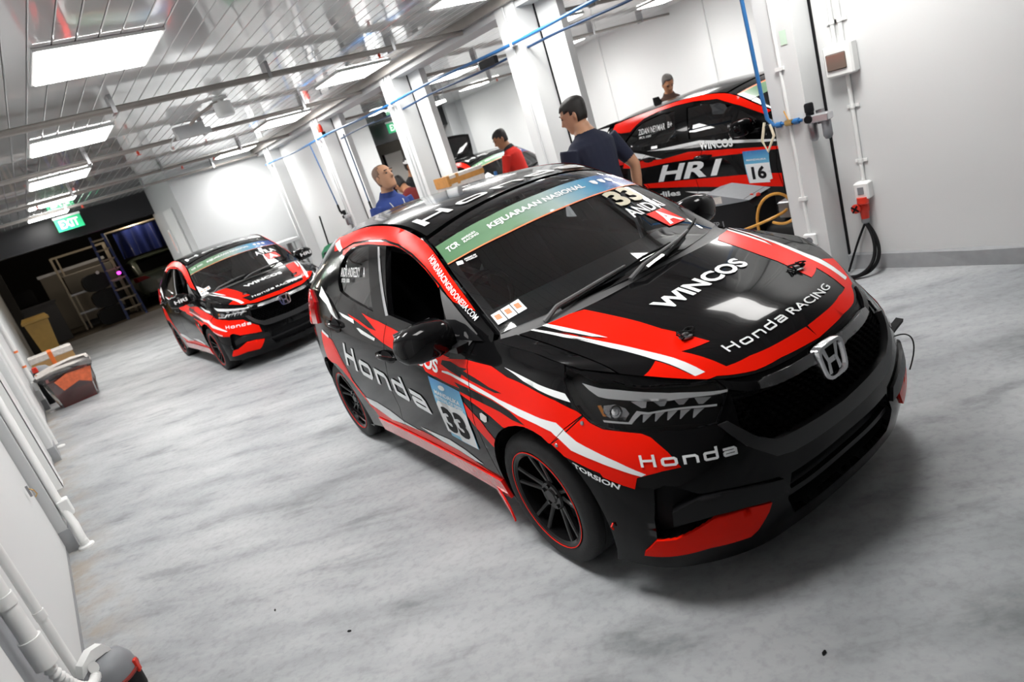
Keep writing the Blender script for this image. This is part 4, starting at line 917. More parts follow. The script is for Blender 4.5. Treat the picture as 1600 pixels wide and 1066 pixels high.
    m.tube([(-1.62, -.5, 1.34), (-1.62, .5, 1.34)], .02, 8); m.tube([(-1.62, -.48, 1.32), (-1.66, .55, .6)], .02, 8); m.tube([(-.95, -.5, 1.32), (-.95, .5, 1.32)], .02, 8)
    m.build('roll_cage', 'silver' if not light else 'black3', root, True, kind='stuff')
    m = MB(); ring = [(-.80+.05*math.sin(a), -.36+.165*math.cos(a), .93+.165*math.sin(a)) for a in [2*math.pi*k/24 for k in range(25)]]
    m.tube(ring, .015, 8); m.tube([(-.80, -.36, .93), (-.62, -.36, .86)], .03, 8); m.build('steering_wheel', 'black2', root, True)
    # glasshouse sides
    for sg in (-1, 1):
        S = G[sg]; xs = np.linspace(-.19, -2.74 if xr > -2.5 else -2.98, 44)
        lo = [(x, float(S.zb([x])[0])-.012) for x in xs]; hi = [(x, float(S.zr([x])[0])-.001) for x in xs[::-1]]
        wr, wf = win['rear'], win['front']
        skin('side_frame', S, [lo+hi, wr, wf], b, root, 0, .03, RS)
        gl = lambda L, k: [tuple(np.mean(L, 0)+(np.array(p)-np.mean(L, 0))*k) for p in L]
        skin('rear_door_glass', S, [gl(wr, 1.02)], M['sideglass'], root, -.012, 0, .08)
        if not (win.get('open') and sg < 0): skin('front_door_glass', S, [gl(wf, 1.02)], M['sideglass'], root, -.012, 0, .08)
        # mirror on its foot
        mc = win.get('mirror', (-.46, .985)); mr = empty('door_mirror', (0, 0, 0)); mr.parent = root
        rings = []
        for y, rx, rz, dz, dx in ((.745, .035, .030, -.035, -.01), (.765, .07, .062, -.01, 0), (.80, .088, .078, 0, 0), (.87, .092, .084, .002, 0), (.94, .086, .078, 0, -.008), (.985, .066, .060, -.004, -.02), (1.005, .03, .03, -.008, -.03)):
            rings.append(superring((mc[0]+dx, 0, mc[1]+dz), rx, rz, 22, 2.8, sg*y))
        m = MB(); m.loft(rings); m.build('mirror_shell', win.get('mirmat', 'black'), mr, True)
        yb = abs(S.P([(mc[0]+.06, mc[1]-.06)])[0][1])
        m = MB(); m.loft([[(mc[0]+.06+dx, sg*y, mc[1]-.065+dz) for dx, dz in ((-.05, -.018), (.05, -.018), (.055, .012), (-.045, .02))] for y in (yb-.02, .80)]); m.build('mirror_foot', 'black2', mr)
        m = MB(); m.loft([superring((mc[0]-.088, 0, mc[1]), .004, .066, 16, 3, sg*y) for y in (.785, .97)]); m.build('mirror_glass', 'chrome', mr, True)
        # handles
        for k, (a, b2, t) in {'f': (-2.658, -2.435, .757), 'r': (-3.405, -3.19, .812)}.items():
            hd = empty('door_handle', (0, 0, 0)); hd.parent = root
            mm = (lambda L: L) if sg < 0 else neg
            cup = [((a+b2)/2+.082*math.cos(q), t-.006+.030*math.sin(q)) for q in [2*math.pi*i/20 for i in range(20)]]
            skin('handle_cup', W, [mm(cup)], M['black3'], hd, .0035, 0, .03)
            q = np.array([(a+(b2-a)*u, t+.004*math.sin(math.pi*u)) for u in (0, .08, .3, .5, .7, .92, 1)])
            if sg > 0: q = q*[-1, 1]
            P = W.P(q)+W.N(q)*np.array([.0, .018, .034, .037, .034, .018, .0])[:, None]
            m = MB(); m.tube([tuple(p) for p in P], [.008, .013, .014, .014, .014, .014, .009], 10); m.build('handle_grip', b, hd, True)
    return c
def curve_on(S, pts, off): 
    q = np.array([(a, b) for a, b, *_ in pts]); o = np.array([p[2] if len(p) > 2 else off for p in pts]); return [tuple(p) for p in S.P(q)+S.N(q)*o[:, None]]
def wipers(c):
    for arm, blade in (([(-.03, -.46, .01), (.0, -.40, .03), (.03, -.20, .03), (.045, -.10, .022)], [(-.005, -.39, .012), (.03, -.18, .012), (.052, .0, .012), (.05, .16, .012)]),
                       ([(-.01, -.13, .01), (.01, -.05, .03), (.035, .18, .03), (.055, .30, .022)], [(.012, .07, .012), (.04, .22, .012), (.085, .47, .012)])):
        w = empty('wiper', (0, 0, 0)); w.parent = c.root
        m = MB(); m.tube(curve_on(c.C, arm, .02), [.012, .010, .008, .006], 8); m.build('wiper_arm', 'cowl', w, True)
        m = MB(); m.tube(curve_on(c.C, blade, .012), .006, 6); m.build('wiper_blade', 'black3', w, True)
M['dash'] = mat('charcoal_dashboard', (.03, .031, .033), .6, vs=60)
TRT = {k: v[1] for k, v in TR.items()}
def decal(c, name, S, poly, m, lvl, side=-1, res=.04, inside=None, mir=False):
    L = [([(a, -b) for a, b in p] if S is c.H else neg(p)) if mir else p for p in poly]
    return skin(name, S, L, M[m], c.root, .0018+.0008*lvl, 0, res, inside)
def mirq(q): bl, br, tr_, tl = [(-a, b) for a, b in q]; return [br, bl, tl, tr_]
def livery_common(c, win, rear=True, band=None):
    W, H, C, G = c.W, c.H, c.C, c.G; T = TRT
    for sg in (-1, 1):
        mi = sg > 0; ins = c.panelsW[sg]
        for k, col, lv in (('red_band', 'red', 0), ('red_bumper', 'red', 0), ('red_rear', 'red', 0), ('red_sill', 'red', 0), ('red_wedge', 'red', 0), ('black_a', 'black', 1), ('black_b', 'black', 1),
                           ('white_side', 'white', 2), ('white_fender', 'white', 2), ('white_rear_tip', 'white', 1), ('white_sill_a', 'white', 1), ('white_sill_b', 'white', 1), ('white_dash_a', 'white', 1), ('white_dash_b', 'white', 1)):
            p = T[k]
            if k == 'red_bumper' and band: p = band
            decal(c, {'r': 'red_stripe', 'b': 'black_slash', 'w': 'white_stripe'}[k[0]], W, [p], col, lv, inside=ins, mir=mi)
        decal(c, 'side_marker', W, [T['marker']], 'markerlens', 3, mir=mi)
        hin = [[[(.004, -.638), (.895, -.638), (.895, .638), (.004, .638)]], [[(.012, sg*.644), (.012, sg*.72), (.90, sg*.72), (.90, sg*.644)]]]
        hr = [(a, min(b, .001)) for a, b in T['hood_red']]
        decal(c, 'bonnet_stripe', H, [hr], 'red', 0, inside=hin, mir=mi)
        decal(c, 'bonnet_white_stripe', H, [T['white_a']], 'white', 1, inside=hin, mir=mi)
        decal(c, 'bonnet_white_stripe', H, [T['white_b']], 'white', 1, inside=hin, mir=mi)
        S = G[sg]
        for k, col in (('cwhite', 'white'), ('cwhite_top', 'white'), ('bstrip', 'silver')): decal(c, 'pillar_stripe', S, [T[k]], col, 2)
    # red cant rail and door-frame band
    for sg in (-1, 1):
        S = G[sg]; gap = [(-2.02, 1.335)]+T['gap_top'][1:]+[(-.50, 1.118)]
        gap[1] = (-1.80, 1.352)
        xs = np.linspace(-.32, -2.10, 34)
        rail = [(x, float(S.zr([x])[0])-.002) for x in xs]
        decal(c, 'red_cant_rail', S, [gap+[(-.455, 1.091), (-.405, 1.076)]+rail+[(-2.12, 1.38)]], 'red', 1, res=.03)
        wt = [(-1.80, 1.315), (-1.749, 1.322), (-1.637, 1.354), (-1.5, 1.365), (-1.354, 1.366), (-1.114, 1.353), (-1.021, 1.347), (-.936, 1.330), (-.831, 1.289), (-.699, 1.231), (-.599, 1.171), (-.575, 1.15)]
        decal(c, 'red_door_frame', S, [[(x, z-.010) for x, z in gap[1:-1]]+wt[::-1]], 'red', 1, res=.03)
        decal(c, 'sail_panel', S, [T['sail']], 'cowl', 6); decal(c, 'sail_panel', S, [[(-.56, .945), (-.525, 1.02), (-.432, 1.02), (-.36, 1.0), (-.245, .935), (-.50, .932)]], 'black2', 7)
    # screen banner
    bn = [(.47, -.585), (.455, -.3), (.453, 0), (.455, .3), (.47, .585), (.615, .585), (.592, .3), (.586, 0), (.592, -.3), (.615, -.585)]
    decal(c, 'screen_banner', C, [bn], 'banner', 3, res=.06)
    decal(c, 'banner_edge', C, [[(.47, -.585), (.455, -.3), (.453, 0), (.455, .3), (.47, .585), (.463, .585), (.448, .3), (.446, 0), (.448, -.3), (.463, -.585)]], 'orange_print', 3, res=.06)
    lettering('banner_lettering', C, [(.507, -.345), (.507, .235), (.548, .235), (.548, -.345)], text2d('KEJUARAAN NASIONAL', .032), M['white'], c.root, .007)
    lettering('banner_logo', C, [(.525, -.555), (.525, -.495), (.562, -.495), (.562, -.555)], text2d('TCR', .03), M['white'], c.root, .007)
    lettering('banner_logo', C, [(.522, -.475), (.522, -.40), (.537, -.40), (.537, -.475)], text2d('RACING', .02), M['white'], c.root, .007)
    lettering('banner_logo', C, [(.542, -.475), (.542, -.405), (.556, -.405), (.556, -.475)], text2d('MANDALIKA', .02), M['white'], c.root, .007)
    for k in range(3):
        y0 = .30+.06*k; decal(c, 'banner_shield', C, [[(.515, y0+.022), (.528, y0+.003), (.553, y0), (.558, y0+.022), (.553, y0+.044), (.528, y0+.041)]], 'white', 5)
    lettering('bonnet_lettering', H, [(.498, -.250), (.498, .242), (.618, .250), (.618, -.250)], text2d('WINCOS', .035), M['white'], c.root, .0045)
    lettering('bonnet_lettering', H, [(.114, -.308), (.114, -.03), (.158, -.03), (.158, -.308)], honda2d(.17), M['white'], c.root, .0045)
    lettering('bonnet_lettering', H, [(.114, .0), (.114, .292), (.150, .292), (.150, .0)], text2d('RACING', .01), M['white'], c.root, .0045)
    lettering('roof_lettering', C, [(.815, -.535), (.79, .56), (.93, .56), (.945, -.535)], honda2d(.20), M['white'], c.root, .0045)
    q = T['honda_bumper']; g = honda2d(.195)
    for qq in (q, mirq(q)): lettering('bumper_lettering', W, qq, g, M['white'], c.root, .0045)
    q = T['torsion']
    for qq in (q, mirq(q)): lettering('bumper_lettering', W, qq, text2d('TORSION', .03), M['white'], c.root, .0045)
    for q in ([(.044, -.575), (.05, -.541), (.108, -.541), (.102, -.575)], [(.05, -.538), (.056, -.505), (.114, -.505), (.108, -.538)], [(.056, -.502), (.062, -.469), (.120, -.469), (.114, -.502)]):
        st = decal(c, 'screen_sticker', C, [q], 'sticker', 4); d = decal(c, 'sticker_print', C, [[tuple(np.array(q[0])+(np.array(q[2])-q[0])*np.array(u)) for u in ((.35, .2), (.35, .75), (.75, .75), (.75, .2))]], 'orange_print', 5)
        d.parent = st
    # bonnet pins with their cord
    for sg in (-1, 1):
        p = empty('bonnet_pin', tuple(H.P([(.295, sg*.341)])[0])); p.parent = c.root
        m = MB(); m.lathe([(0, .016), (.012, .014), (.014, .006), (.026, .004), (.026, 0)], 14); m.build('pin_plate', 'metal', p, True)
        rr = np.random.default_rng(5+sg); pts = [(.018*math.cos(t*1.9)+rr.normal(0, .004), .034*math.cos(t*.83+1)+rr.normal(0, .004), .014+.009*math.sin(t*1.3)) for t in np.linspace(0, 15, 44)]
        m = MB(); m.tube(pts, .003, 6); m.build('pin_cord', 'black3', p, True)
BR = brio()
T = TRT
WIN1 = dict(rear=[(-1.835, 1.262), (-1.749, 1.318), (-1.637, 1.350), (-1.5, 1.361), (-1.354, 1.362), (-1.30, 1.028), (-1.491, 1.058), (-1.695, 1.097), (-1.811, 1.126), (-1.848, 1.175)],
            front=[(-1.114, 1.349), (-1.021, 1.343), (-.936, 1.326), (-.831, 1.285), (-.699, 1.227), (-.599, 1.167), (-.551, 1.135), (-.520, 1.0), (-.53, .975), (-.80, .982), (-1.094, 1.022)], open=True, redskirt=True)
car1 = build_car('race_car', BR, (2.02965, 1.97981, -1.644406), WIN1, label='black and red race hatchback number 33 parked nearest in the foreground')
wipers(car1); livery_common(car1, WIN1)
R1 = car1.root; pW = car1.panelsW
COMMON = set(c.name for c in R1.children)                # everything so far is shared by the sister cars
for sg in (-1, 1):
    mi = sg > 0; q_ = (lambda q: mirq(q)) if mi else (lambda q: q); S = car1.G[sg]; W = car1.W
    lettering('door_lettering', W, q_(T['honda_side']), honda2d(.19), M['white'], R1, .0045)
    lettering('belt_lettering', W, q_([(-2.415, .79), (-1.985, .752), (-1.965, .815), (-2.395, .882)]), text2d('WINCOS', .035), M['white'], R1, .0045)
    pl = decal(car1, 'race_plate', W, [T['plate']], 'plate', 3, mir=mi); pl['label'] = 'blue and white race number plate sticker'
    num = [(-2.085, .415), (-1.808, .400), (-1.803, .585), (-2.09, .600)]
    decal(car1, 'plate_field', W, [[(-2.085, .43), (-1.965, .425), (-1.96, .402), (-1.81, .396), (-1.795, .476), (-1.797, .585), (-1.83, .602), (-2.06, .612), (-2.086, .59)]], 'white', 4, mir=mi)
    lettering('plate_number', W, q_([(-2.055, .440), (-1.835, .430), (-1.835, .575), (-2.055, .588)]), text2d('33', .05), M['black3'], R1, .006)
    lettering('plate_lettering', W, q_([(-2.065, .648), (-1.835, .626), (-1.835, .646), (-2.065, .668)]), text2d('MANDALIKA', .03), M['white'], R1, .006)
    lettering('plate_lettering', W, q_([(-2.072, .622), (-1.815, .600), (-1.815, .618), (-2.072, .640)]), text2d('FESTIVAL OF SPEED', .03), M['white'], R1, .006)
    decal(car1, 'plate_crest', W, [[(-1.985+.03*math.cos(a), .685+.012*math.sin(a)) for a in [2*math.pi*k/14 for k in range(14)]]], 'white', 5, mir=mi)
    xz = (lambda q: [q[1], q[0], q[3], q[2]]) if mi else (lambda q: q)
    lettering('window_lettering', S, xz([(-1.785, 1.205), (-1.46, 1.205), (-1.46, 1.255), (-1.785, 1.253)]), text2d('ANDRI ANDREZKY', .008), M['white'], R1, .003)
    lettering('window_lettering', S, xz([(-1.41, 1.205), (-1.385, 1.205), (-1.385, 1.255), (-1.41, 1.255)]), text2d('A', .02), M['white'], R1, .003)
    lettering('window_lettering', S, xz([(-1.765, 1.175), (-1.625, 1.175), (-1.625, 1.196), (-1.765, 1.196)]), text2d('ITCR 1500', .02), M['white'], R1, .003)
    lettering('pillar_lettering', S, xz([(-.695, 1.264), (-.310, 1.010), (-.292, 1.024), (-.678, 1.279)]) if not mi else [(-.310, 1.010), (-.695, 1.264), (-.678, 1.279), (-.292, 1.024)], text2d('HONDARACINGINDONESIA.COM', .01), M['white'], R1, .006)
    # bolts on the bumper joint
    for q in T['bolts']:
        q = (-q[0], q[1]) if mi else q; p = W.P([q])[0]; n = W.N([q])[0]
        m = MB(); m.lathe([(0, .004), (.006, .003), (.008, 0)], 10); o = m.build('bumper_bolt', 'metal', R1, True); o.matrix_local = Matrix.Translation(Vector(p+n*.003)) @ Vector(n).to_track_quat('Z', 'Y').to_matrix().to_4x4()
C1 = car1.C
lettering('screen_number', C1, [(.322, .245), (.322, .455), (.455, .455), (.44, .245)], text2d('33', .04), M['gold'], R1, .006)
lettering('screen_lettering', C1, [(.238, .21), (.232, .475), (.300, .475), (.303, .212)], text2d('ANDRI', .02), M['white'], R1, .006)
for cc in (C1,):
    o = decal(car1, 'class_square', cc, [[(.123, .292), (.113, .430), (.226, .425), (.229, .285)]], 'red', 4)
    lettering('class_letter', cc, [(.128, .305), (.120, .418), (.222, .385), (.223, .325)], text2d('A', .035), M['white'], R1, .007)
decal(car1, 'screen_sticker', C1, [[(.427, -.555), (.417, -.530), (.440, -.527), (.450, -.552)]], 'white', 4)
lettering('screen_lettering', C1, [(.431, -.520), (.424, -.470), (.433, -.468), (.440, -.517)], text2d('PREMIUM', .02), M['white'], R1, .006)
lettering('screen_lettering', C1, [(.419, -.520), (.412, -.470), (.421, -.468), (.428, -.517)], text2d('WORLD', .02), M['white'], R1, .006)
# strap and cable hanging off the far bumper corner, small tie on the near one
sb = empty('tow_strap', (0, 0, 0)); sb.parent = R1
p = car1.W.P([(.66, .50)])[0]
m = MB(); m.loft([[(p[0]-.02+dx, p[1]-.02+u, p[2]+dz+u*.25) for dx, dz in ((-.015, -.008), (.015, -.008), (.018, .006), (-.012, .01))] for u in (0, .03, .06, .09, .105)]); m.build('strap_tab', 'black3', sb)
m = MB(); m.tube(bez((p[0], p[1], p[2]-.01), (p[0]+.02, p[1]+.10, p[2]-.02), (p[0]+.03, p[1]+.12, p[2]-.08), (p[0]+.0, p[1]+.075, p[2]-.20)), .003, 6); m.build('loose_cable', 'black3', sb, True)
p = car1.W.P([(-.963, .364)])[0]; m = MB(); m.tube([tuple(p+[.0, .005, .008]), tuple(p+[.004, -.012, .0]), tuple(p+[.006, -.008, -.012])], .004, 6); m.build('red_cable_tie', 'red', R1, True)
# torn film tail at the front of the skirt
m = MB(); rings = [[(x, y+dy, z+dz) for dy, dz in ((-.004, 0), (.004, .0), (.006, .03*k), (-.002, .03*k))] for x, y, z, k in ((-.42, -.812, .20, 1.2), (-.36, -.825, .17, 1), (-.31, -.835, .14, .8), (-.29, -.838, .095, .4))]
m.loft(rings); m.build('film_tail', 'redfilm', R1, True)

def sister(pose, label, skip=()):
    own = set(c.name for c in R1.children)-COMMON
    r = R1.copy(); COL.objects.link(r); r.location = (pose[0], pose[1], 0); r.rotation_euler = (0, 0, pose[2]); r['label'] = label
    for ch in R1.children:
        if ch.name in own or ch.name.split('.')[0] in skip: continue
        copy_tree(ch, r)
    k = Car(); k.root = r; k.W, k.H, k.C, k.G, k.panelsW = car1.W, car1.H, car1.C, car1.G, car1.panelsW
    return k
R1['group'] = 'red and black race hatchbacks'
car2 = sister((2.309, 8.963, math.radians(-89.25)), 'black and red race hatchback parked further back near the left end')
band2 = [(-.959, .732), (-.829, .688), (-.727, .672), (-.55, .655), (-.40, .54), (-.40, .46), (-.72, .50), (-.94, .52), (-1.10, .56), (-1.188, .599)]
decal(car2, 'bumper_stripe', car2.W, [band2], 'red', 0, inside=pW[-1]); decal(car2, 'bumper_stripe', car2.W, [band2], 'red', 0, inside=pW[1], mir=True)
lettering('screen_lettering', C1, [(.30, .20), (.295, .47), (.385, .47), (.385, .20)], text2d('AVILA', .02), M['white'], car2.root, .006)
decal(car2, 'class_square', C1, [[(.17, .28), (.165, .44), (.28, .44), (.28, .28)]], 'red', 4)
lettering('class_letter', C1, [(.175, .30), (.172, .42), (.275, .385), (.275, .335)], text2d('A', .035), M['white'], car2.root, .007)
for sg in (-1, 1):
    V, F, _ = text2d('HRI', .03); P = [(-.46+(.03-.0)*0+.094, sg*(.80+.16*(1-u if sg < 0 else u)), .962+.045*v) for u, v in V]
    mk('mirror_lettering', P, F, 'white', car2.root, False)
car4 = sister((7.35, 9.35, math.radians(-96)), 'black and red race hatchback with raised tailgate in the next bay', skip=('tailgate', 'rear_window', 'bonnet_lettering'))
# raised tailgate: the panel swung up about the roof's rear edge
tg = empty('raised_tailgate', (-2.42, 0, 1.40)); tg.parent = car4.root; tg.rotation_euler = (0, math.radians(112), 0)
ob = skin('tailgate_panel', car1.C, [[(2.36, -.58), (2.36, .58), (2.94, .58), (2.94, -.58)]], 'black', tg, 0, .04, .07); ob.location = (2.42, 0, -1.40)
ob = skin('tailgate_glass', car1.C, [[(2.44, -.47), (2.44, .47), (2.86, .5), (2.86, -.5)]], 'sideglass', tg, .003, 0, .07); ob.location = (2.42, 0, -1.40)
# ---- the longer hatchback in the next bay
CT = city(BR)
WIN3 = dict(rear=[(-2.50, 1.134), (-2.327, 1.262), (-2.173, 1.306), (-1.93, 1.336), (-1.682, 1.334), (-1.62, 1.025), (-2.209, 1.035), (-2.422, 1.068)],
            front=[(-1.50, 1.330), (-1.27, 1.328), (-1.081, 1.303), (-.894, 1.24), (-.751, 1.155), (-.60, 1.06), (-.58, 1.0), (-.70, .99), (-1.44, 1.008)], mirror=(-.66, 1.02))
car3 = build_car('race_hatchback', CT, (6.809, 3.337, math.radians(-94.62)), WIN3, W0ku=car1.W.ku, light=True, xr=-2.60, label='black and red race hatchback number 16 beyond the first column')
R3 = car3.root; wipers(car3)
L3 = {'white_rear': [(-4.026, .93), (-3.928, .93), (-3.709, .92), (-3.368, .867), (-3.094, .798), (-3.546, .841), (-3.737, .894)],
 'red_a': [(-3.692, .809), (-3.073, .795), (-2.732, .83), (-2.203, .795), (-1.726, .756), (-1.2, .72), (-1.2, .69), (-1.73, .727), (-2.209, .738), (-2.555, .749), (-3.062, .745), (-3.439, .72), (-3.728, .736)],
 'red_b': [(-3.449, .565), (-2.726, .544), (-2.138, .523), (-1.702, .49), (-1.712, .343), (-2.288, .409), (-2.751, .466), (-3.401, .52)],
 'white_low': [(-2.883, .424), (-2.372, .362), (-2.521, .243), (-2.668, .361)],
 'belt_white': [(-3.35, .90), (-2.589, .925), (-1.725, .818), (-1.2, .76), (-1.2, .745), (-1.723, .799), (-2.155, .843), (-2.585, .895), (-2.937, .880)]}
for sg in (-1, 1):
    mi = sg > 0; q_ = mirq if mi else (lambda q: q); S = car3.G[sg]; W = car3.W; xz = (lambda q: [q[1], q[0], q[3], q[2]]) if mi else (lambda q: q)
    for k, p in L3.items(): decal(car3, 'red_stripe' if k[0] == 'r' else 'white_stripe', W, [p], 'red' if k[0] == 'r' else 'white', 0 if k[0] == 'r' else 1, res=.07, inside=car3.panelsW[sg], mir=mi)
    fr_ = [(-2.80, 1.275), (-2.6, 1.235), (-2.42, 1.225), (-2.317, 1.285), (-2.182, 1.335), (-1.946, 1.368), (-1.666, 1.378), (-1.408, 1.371), (-1.087, 1.333), (-.793, 1.215), (-.50, 1.075)]
    rl = [(x, float(S.zr([x])[0])-.002) for x in np.linspace(-.45, -2.80, 34)]
    decal(car3, 'red_cant_rail', S, [fr_+rl], 'red', 1, res=.04)
    lettering('door_lettering', W, q_([(-3.215, .565), (-2.421, .555), (-2.317, .715), (-3.089, .725)]), text2d('HR1', .03), M['white'], R3, .0045)
    lettering('belt_lettering', W, q_([(-2.575, .835), (-2.178, .815), (-2.195, .895), (-2.595, .915)]), text2d('WINCOS', .035), M['white'], R3, .0055)
    lettering('sill_lettering', W, q_([(-3.404, .395), (-2.954, .385), (-2.945, .455), (-3.395, .462)]), text2d('ardiles', .03), M['white'], R3, .0045)
    p = decal(car3, 'race_plate', W, [[(-2.068, .42), (-1.84, .405), (-1.84, .43), (-1.807, .44), (-1.81, .738), (-2.083, .753)]], 'plate', 3, mir=mi)
    decal(car3, 'plate_field', W, [[(-2.06, .42), (-1.84, .405), (-1.84, .43), (-1.807, .44), (-1.81, .615), (-2.07, .625)]], 'white', 4, mir=mi)
    lettering('plate_number', W, q_([(-2.018, .455), (-1.859, .450), (-1.861, .592), (-2.012, .597)]), text2d('16', .04), M['black3'], R3, .006)
    lettering('plate_lettering', W, q_([(-2.05, .655), (-1.84, .645), (-1.84, .662), (-2.05, .672)]), text2d('MANDALIKA', .03), M['white'], R3, .006)
    lettering('window_lettering', S, xz([(-2.249, 1.165), (-1.80, 1.165), (-1.81, 1.232), (-2.267, 1.228)]), text2d('ZIDAN NEYMAR', .02), M['white'], R3, .003)
    lettering('window_lettering', S, xz([(-1.76, 1.172), (-1.69, 1.172), (-1.70, 1.235), (-1.77, 1.235)]), text2d('B+', .02), M['white'], R3, .003)
    lettering('window_lettering', S, xz([(-2.234, 1.121), (-2.03, 1.121), (-2.03, 1.143), (-2.237, 1.146)]), text2d('ITCR 1500', .02), M['white'], R3, .003)
decal(car3, 'screen_banner', car3.C, [[(.47, -.585), (.455, 0), (.47, .585), (.60, .585), (.585, 0), (.60, -.585)]], 'banner', 3, res=.08)
decal(car3, 'banner_edge', car3.C, [[(.60, -.585), (.585, 0), (.60, .585), (.615, .585), (.60, 0), (.615, -.585)]], 'orange_print', 3, res=.08)
p = car3.C.P([(2.05, 0)])[0]
m = MB(); m.loft([[(p[0]+dx, p[1]+dy, p[2]+z-.01) for dx, dy in ((.07-.09*z*6, 0), (-.02, .018-.1*z), (-.09, 0), (-.02, -.018+.1*z))] for z in (0, .03, .07, .09)]); m.build('roof_fin', 'black3', R3, True)
m = MB(); m.loft([[(x, y, z) for x, z in ((-2.88, 1.375), (-3.16, 1.352), (-3.17, 1.338), (-2.90, 1.335))] for y in (-.56, -.3, 0, .3, .56)]); m.build('tail_spoiler', 'black3', R3)
# ------------------------------------------------------------------ things standing about
def thing(name, loc, label, cat, rz=0, group=None): return empty(name, loc, rz, label, cat, group)
M['carton'] = mat('brown_cardboard', (.42, .25, .10), .75, var=.12, vs=12)
M['tape'] = mat('brown_packing_tape', (.50, .24, .07), .3, var=.3, vs=20)
M['otape'] = mat('orange_tape', (.8, .17, .03), .4)
M['wrap'] = mat('pale_wrapping_film', (.62, .58, .54), .25, var=.25, vs=25, bump=.4)
M['ybin'] = mat('yellow_bin_plastic', (.55, .34, .09), .5, var=.15, vs=8)
M['cab'] = mat('grey_cabinet_paint', (.085, .085, .09), .5)
M['bluepaint'] = mat('blue_ladder_paint', (.035, .06, .20), .4)
M['rung'] = mat('aluminium_rung', (.42, .36, .27), .4, metal=.5)
M['tarp'] = mat('blue_tarpaulin', (.02, .03, .13), .22, coat=.4, var=.3, vs=3)
M['beige'] = mat('beige_panel', (.20, .18, .15), .6)
M['greenpaint'] = mat('sage_green_car_paint', (.13, .155, .11), .3, coat=.4)
M['film'] = glass('clear_plastic_bag', (.86, .86, .87), 2.2, .12)
M['redbin'] = mat('red_bin_plastic', (.22, .018, .012), .45)
M['yhose'] = mat('amber_air_hose', (.62, .30, .05), .35)
M['rag'] = mat('green_cloth', (.01, .11, .05), .8)
M['brass'] = mat('brass', (.6, .4, .15), .3, metal=1)
M['smoke'] = mat('smoked_window', (.16, .12, .10), .12, coat=1)
M['redplug'] = mat('red_plug_plastic', (.62, .03, .012), .4)
# --- left wall services
t = thing('wall_conduit', (-.485, 2.73, 0), 'thick white plastic pipe clamped in the grey channel at lower left', 'pipe', group='white pipes on the left wall')
b = MB(); b.tube([(0, 0, ZC), (0, 0, .52)], .029, 16); b.build('plastic_pipe', 'pvc', t, True)
b = MB(); b.tube([(0, 0, .62), (0, 0, .50)], .036, 16); b.build('pipe_coupling', 'pvc', t, True)
for z in (.78, 1.5, 2.2):
    b = MB(); b.tube([(0, 0, z-.022), (0, 0, z+.022)], .033, 16); b.box(-.055, -.03, -.085, .085, z-.016, z+.016)
    for s in (-1, 1): b.lathe([(0, .012), (.013, .012), (.013, 0)], 10, c=(-.03, s*.07, z), axis='x')
    b.build('pipe_clamp', 'pvc', t, True)
t = thing('wall_conduit', (-.49, 3.14, 0), 'thin white conduit on the flat strip beside the grey channel', 'pipe', group='white pipes on the left wall')
b = MB(); b.tube([(0, 0, ZC), (0, 0, .20)], .017, 12); b.build('plastic_pipe', 'pvc', t, True)
for z in (.52, 1.4, 2.3): b = MB(); b.tube([(0, 0, z-.02), (0, 0, z+.02)], .021, 12); b.build('pipe_clamp', 'pvc', t, True)
t = thing('wall_conduit', (-.41, 5.24, 0), 'white conduit running down the near pillar to a foot on the floor', 'pipe', group='white pipes on the left wall')
b = MB(); b.tube([(-.02, .12, ZC), (-.02, .12, .30), (0, .05, .16), (0, 0, .10), (0, 0, 0)], .026, 12); b.build('plastic_pipe', 'pvc', t, True)
b = MB(); b.lathe([(.05, 0), (.048, .012), (.03, .02), (.028, .05)], 16); b.build('pipe_foot', 'pvc', t, True)
b = MB(); b.box(-.035, .035, .08, .17, .22, .34, .006); b.build('conduit_box', 'pvc', t)
t = thing('cable_trunking', (-.44, 6.15, 0), 'white square cable trunking ending above the floor by the left wall', 'trunking')
b = MB()
for x0, x1, y0, y1 in ((-.06, -.052, 0, .2), (.02, .026, 0, .2), (-.06, .026, 0, .006), (-.06, .026, .194, .2)): b.box(x0, x1, y0, y1, .22, ZC)
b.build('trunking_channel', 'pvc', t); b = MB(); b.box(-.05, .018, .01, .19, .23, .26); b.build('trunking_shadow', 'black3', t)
for y, z0, lab in ((8.9, .04, 'thin white conduit beyond the cable trunking on the left wall'), (11.55, .5, 'white conduit with orange tape near the plastic lined bin')):
    t = thing('wall_conduit', (-.46, y, 0), lab, 'pipe', group='white pipes on the left wall')
    b = MB(); b.tube([(0, 0, ZC), (0, 0, z0)], .024, 12); b.build('plastic_pipe', 'pvc', t, True)
    b = MB(); b.lathe([(.045, 0), (.043, .012), (.026, .02)], 14, c=(.03, -.05, 0)); b.build('pipe_foot', 'pvc', t, True)
    if z0 > .3:
        for z in (.72, .95): b = MB(); b.tube([(0, 0, z), (0, 0, z+.03)], .027, 12); b.build('tape_band', 'otape', t, True)
        b = MB(); b.box(-.03, .03, -.06, .06, .36, .50, .006); b.build('conduit_box', 'pvc', t)
t = thing('wall_hook', (-.50, 4.93, .58), 'small rusty hook screwed to the white wall panel', 'hook')
b = MB(); b.box(0, .012, -.012, .012, -.03, .04); b.build('hook_plate', 'metal', t); b = MB(); b.tube([(.01, 0, .02), (.03, 0, .0), (.035, 0, -.03), (.02, 0, -.045)], .004, 6); b.build('hook_bend', 'brass', t, True)
